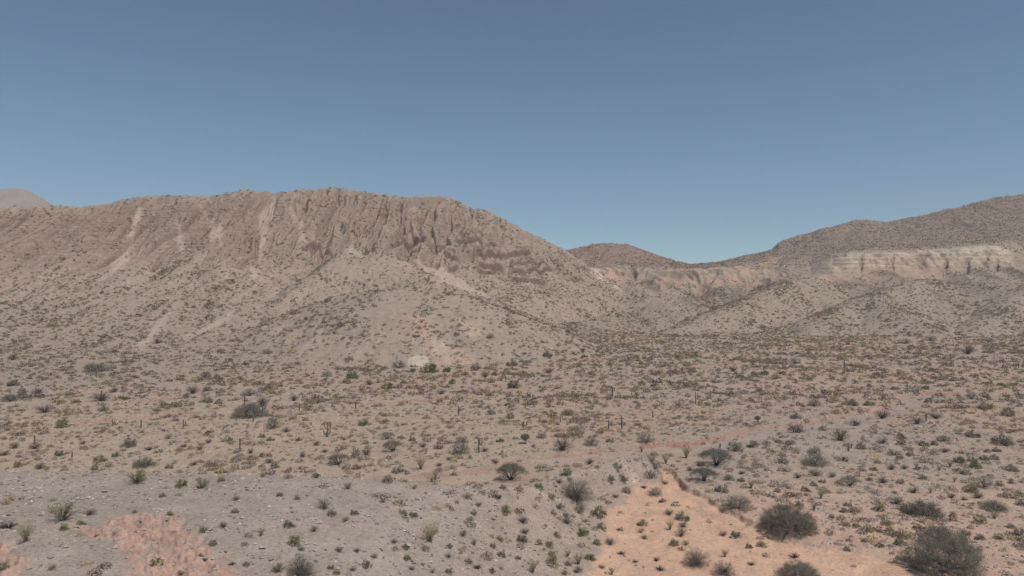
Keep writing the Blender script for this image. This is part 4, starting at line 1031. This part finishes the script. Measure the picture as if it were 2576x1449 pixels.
# ------------------------------------------------------------------ the rest of the scrub, uncounted, and the loose stones
TH = np.array(THINGS)
def proj(x, y, z): return CX + F * x / y, py_of((z - HCAM) / y)
def hidden(x, y, z, tol=3.0):
    i, j = idx(x, y)
    px, py = proj(x, y, z)
    return py > RM[np.maximum(i - 2, 0), j] + tol
UM = 1.08
def scatter(n, y0, y1, dens):
    r = rng.random(n); y = np.sqrt(y0 ** 2 + r * (y1 ** 2 - y0 ** 2)); u = rng.uniform(-UM, UM, n); x = u * y
    i, j = idx(x, y); d = dens(x, y, i, j)
    k = rng.random(n) < d
    x, y = x[k], y[k]; z = zat(x, y)
    k = ~hidden(x, y, z)
    return x[k], y[k], z[k]
SL = slope
def dens(x, y, i, j):
    rg_ = reg[i, j]; px = CX + F * x / y
    nz = .5 + 1.25 * fbm(x / 13, y / 13, 4, 401); nz2 = fbm(x / 55, y / 75, 3, 402)
    d = np.where(rg_ == 0, .55 + .25 * nz, 0)
    d = np.where(rg_ == 1, .75 + .4 * nz2, d)
    d = np.where(rg_ == 2, .9 + .7 * nz2, d)
    d = np.where(rg_ == 1, d * (.6 + 1.1 * drain[i, j]), d)
    ta = tA[i, j]; tb = tB[i, j]
    d = np.where((rg_ == 1) & (ta > .36), d * (.75 + .2 * nz), d)
    d = np.where((rg_ == 1) & (ta > .45) & (px < 520), d * .6, d)
    d = np.where((rg_ == 1) & (px > 1180) & (ta < .5), d * 1.5, d)
    cone = (px > 930) & (px < 1330) & (y > 250) & (y < 345) & (rg_ == 1)
    d = np.where(cone, d * .6, d)
    d = np.where((rg_ == 2) & (tb > .84) & (tb < 1.04) & (px > 1500), .08, d)
    d = np.where((rg_ == 2) & (tb > 1.05), d * 1.1, d)
    d = d * (1 - .93 * np.clip(scree[i, j], 0, 1)) * (1 - .85 * washm[i, j]) * (1 - .85 * np.clip(redm[i, j] * 1.5, 0, 1))
    d = np.where(rg_ == 3, .42 * sst(300 * s, 520 * s, px) + .06, d)
    d = np.where(rg_ == 4, .07, d)
    d = np.where(sandm[i, j] > -.5, np.minimum(d, .07), d)
    d = np.where((rg_ == 2) & (tb < .8), d * (.42 + 2.0 * (1 - sst(.2, .5, ridB[i, j]))), d)
    d = np.where((rg_ == 3) & (y > 40), d * .8, d)
    return np.clip(d, 0, 1) * np.clip(.35 + nz, .15, 1.3)
def small_template(n, seed, kind):
    rg = np.random.default_rng(seed)
    P = []
    while len(P) < n:
        q = rg.uniform(-1, 1, 3); q[2] = abs(q[2])
        if .25 < np.linalg.norm(q) < 1: P.append(q * [.46, .46, .46])
    V, F_ = leaves(np.array(P), {90: .07, 44: .10, 20: .15, 9: .22}[n], .55, rg)
    V[:, 2] = np.maximum(V[:, 2], -.02)
    return V.reshape(n, 4, 3)
def bake(name, x, y, z, w_, h_, n, cols, parent_label, col_i, mat=M_LEAF):
    tv = [small_template(n, 600 + i, 'g') for i in range(8)]
    Vs, Cs = [], []
    t_i = rng.integers(0, 8, len(x)); an = rng.uniform(0, 6.28, len(x))
    for ti in range(8):
        k = t_i == ti
        if not k.any(): continue
        T_ = tv[ti]; c, s_ = np.cos(an[k]), np.sin(an[k])
        X_ = T_[None, :, :, 0]; Y_ = T_[None, :, :, 1]
        ww = w_[k][:, None, None]; sh = [slice(None), None, None]
        vx = (X_ * c[:, None, None] - Y_ * s_[:, None, None]) * ww + x[k][:, None, None]
        vy = (X_ * s_[:, None, None] + Y_ * c[:, None, None]) * ww + y[k][:, None, None]
        vz = T_[None, :, :, 2] * h_[k][:, None, None] + z[k][:, None, None]
        Vs.append(np.stack([vx, vy, vz], -1).reshape(-1, 3))
        cc = cols[col_i[k]] * (1 + .16 * rng.normal(size=(k.sum(), 1)))
        lc = (1 + .14 * rng.normal(size=(k.sum(), n, 1, 1)))
        Cs.append(np.broadcast_to(cc[:, None, None, :] * lc, (k.sum(), n, 4, 3)).reshape(-1, 3))
    V = np.concatenate(Vs).astype(np.float32); C_ = np.clip(np.concatenate(Cs), .02, .8)
    me = mesh_np(name, V, np.arange(len(V)).reshape(-1, 4), [mat], {"col": C_}, False)
    return me
COLS = np.array([PAL['g'], PAL['o'], PAL['d'], PAL['b'], PAL['y'], PAL['a'], PAL['n']], np.float32) * c3((1.14, 1.1, 1.12))
Vb = []
def near_thing(x, y, z):
    px, py = proj(x, y, z); bad = np.zeros(len(x), bool)
    for c in range(0, len(x), 4000):
        s_ = slice(c, c + 4000)
        d = np.abs(px[s_, None] - TH[None, :, 0]) < TH[None, :, 2] * .55 + 3
        e = (TH[None, :, 1] - py[s_, None] < TH[None, :, 2] * .45 + 2) & (TH[None, :, 1] - py[s_, None] > -4)
        bad[s_] = (d & e).any(1)
    return bad
for (y0, y1, per_m2, n, wlo, whi) in [(40, 165, 1.2, 90, .22, 1.6), (165, 330, .66, 44, .45, 2.4), (330, 620, .44, 20, .8, 2.7), (620, 1040, .18, 9, .9, 2.3)]:
    area = UM * (y1 ** 2 - y0 ** 2)
    x, y, z = scatter(int(area * per_m2), y0, y1, dens)
    k = ~near_thing(x, y, z); x, y, z = x[k], y[k], z[k]
    i, j = idx(x, y)
    w_ = wlo + (whi - wlo) * rng.random(len(x)) ** 2.6 * np.clip(1 + .9 * fbm(x / 20, y / 20, 2, 403), .5, 1.6)
    rr = reg[i, j]
    pr = np.where((rr == 2) | (rr == 1), 0, 1)
    ci = np.where(pr == 0, rng.choice(7, len(x), p=[.5, .14, .12, .14, .02, .05, .03]), rng.choice(7, len(x), p=[.30, .15, .25, .14, .07, .06, .03]))
    h_ = w_ * rng.uniform(.5, 1.05, len(x))
    me = bake("scrub", x, y, z, w_, h_, n, COLS, "", ci)
    o = link("scrub", me); o['kind'] = 'stuff'
    o['label'] = {40: "low dry scrub scattered over the near ground", 165: "low dry scrub dotted over the middle of the plain", 330: "low scrub dotted over the foot of the mountain", 620: "fine low scrub speckling the far hills"}[y0]
    print("scrub", y0, len(x))

# stones
def octa(seed):
    rg = np.random.default_rng(seed)
    v = np.array([[1,0,0],[0,1,0],[-1,0,0],[0,-1,0],[0,0,1],[0,0,-1]], float) * rg.uniform(.55, 1.2, (6, 1)) + rg.normal(size=(6, 3)) * .18
    return v
OF = np.array([[0,1,4],[1,2,4],[2,3,4],[3,0,4],[1,0,5],[2,1,5],[3,2,5],[0,3,5]])
def sdens(x, y, i, j):
    rg_ = reg[i, j]; cl_ = sst(-.2, .5, fbm(x / 5, y / 5, 3, 501)); px = CX + F * x / y
    d = np.where(rg_ == 3, .55 * (.3 + cl_), np.where(rg_ == 0, .30 * cl_ + .5 * cl_ * 0 + .35 * cl_ * sst(1700, 1850, px) * sst(175, 120, y) * 1.3, .02))
    return d * (1 - .7 * np.clip(xm[i, j], 0, 1)) * (1 - .6 * washm[i, j])
x, y, z = scatter(560000, 42, 200, sdens)
sz = .04 + .20 * rng.random(len(x)) ** 3.5 + (rng.random(len(x)) < .012) * rng.uniform(.1, .28, len(x)) + y * .0003
Vs = []; Cs = []; Fs = []; off = 0
ti = rng.integers(0, 12, len(x)); an = rng.uniform(0, 6.28, len(x))
for t in range(12):
    k = ti == t; T_ = octa(900 + t); m = int(k.sum()); c, s_ = np.cos(an[k])[:, None], np.sin(an[k])[:, None]; ss = sz[k][:, None]
    Vs.append(np.stack([(T_[None, :, 0] * c - T_[None, :, 1] * s_) * ss + x[k][:, None], (T_[None, :, 0] * s_ + T_[None, :, 1] * c) * ss + y[k][:, None], T_[None, :, 2] * ss * .62 + z[k][:, None] + ss * .15], -1).reshape(-1, 3))
    tone = np.clip(.34 + .09 * rng.normal(size=(m, 1, 1)), .14, .52) * np.array([1.03, .885, .79])[None, None]
    Cs.append(np.broadcast_to(tone, (m, 6, 3)).reshape(-1, 3))
    Fs.append((OF[None] + 6 * np.arange(m)[:, None, None]).reshape(-1, 3) + off); off += 6 * m
o = link("loose_stones", mesh_np("loose_stones", np.concatenate(Vs), np.concatenate(Fs), [M_STONE], {"col": np.concatenate(Cs)}, False))
o['kind'] = 'stuff'; o['label'] = "loose pale and dark stones lying over the gravel"
print("stones", len(x))

# ------------------------------------------------------------------ the air: a closed box of thin haze round everything
V = np.array([(x_, y_, z_) for x_ in (-6500, 6500) for y_ in (-60, 5200) for z_ in (-90, 760)], float)
hz = mesh_np("haze", V, np.array([[0,1,3,2],[4,6,7,5],[0,4,5,1],[2,3,7,6],[0,2,6,4],[1,5,7,3]]), smooth=False)
mh = bpy.data.materials.new("haze_air"); mh.use_nodes = True
nt = mh.node_tree; nt.nodes.clear()
vo = nt.nodes.new("ShaderNodeVolumePrincipled"); vo.inputs['Density'].default_value = 0.00009; vo.inputs['Color'].default_value = (.90, .90, .92, 1)
out = nt.nodes.new("ShaderNodeOutputMaterial"); nt.links.new(vo.outputs[0], out.inputs['Volume'])
hz.materials.append(mh); o = link("haze", hz); o['kind'] = 'stuff'; o['label'] = "thin dry haze between the camera and the far mountains"
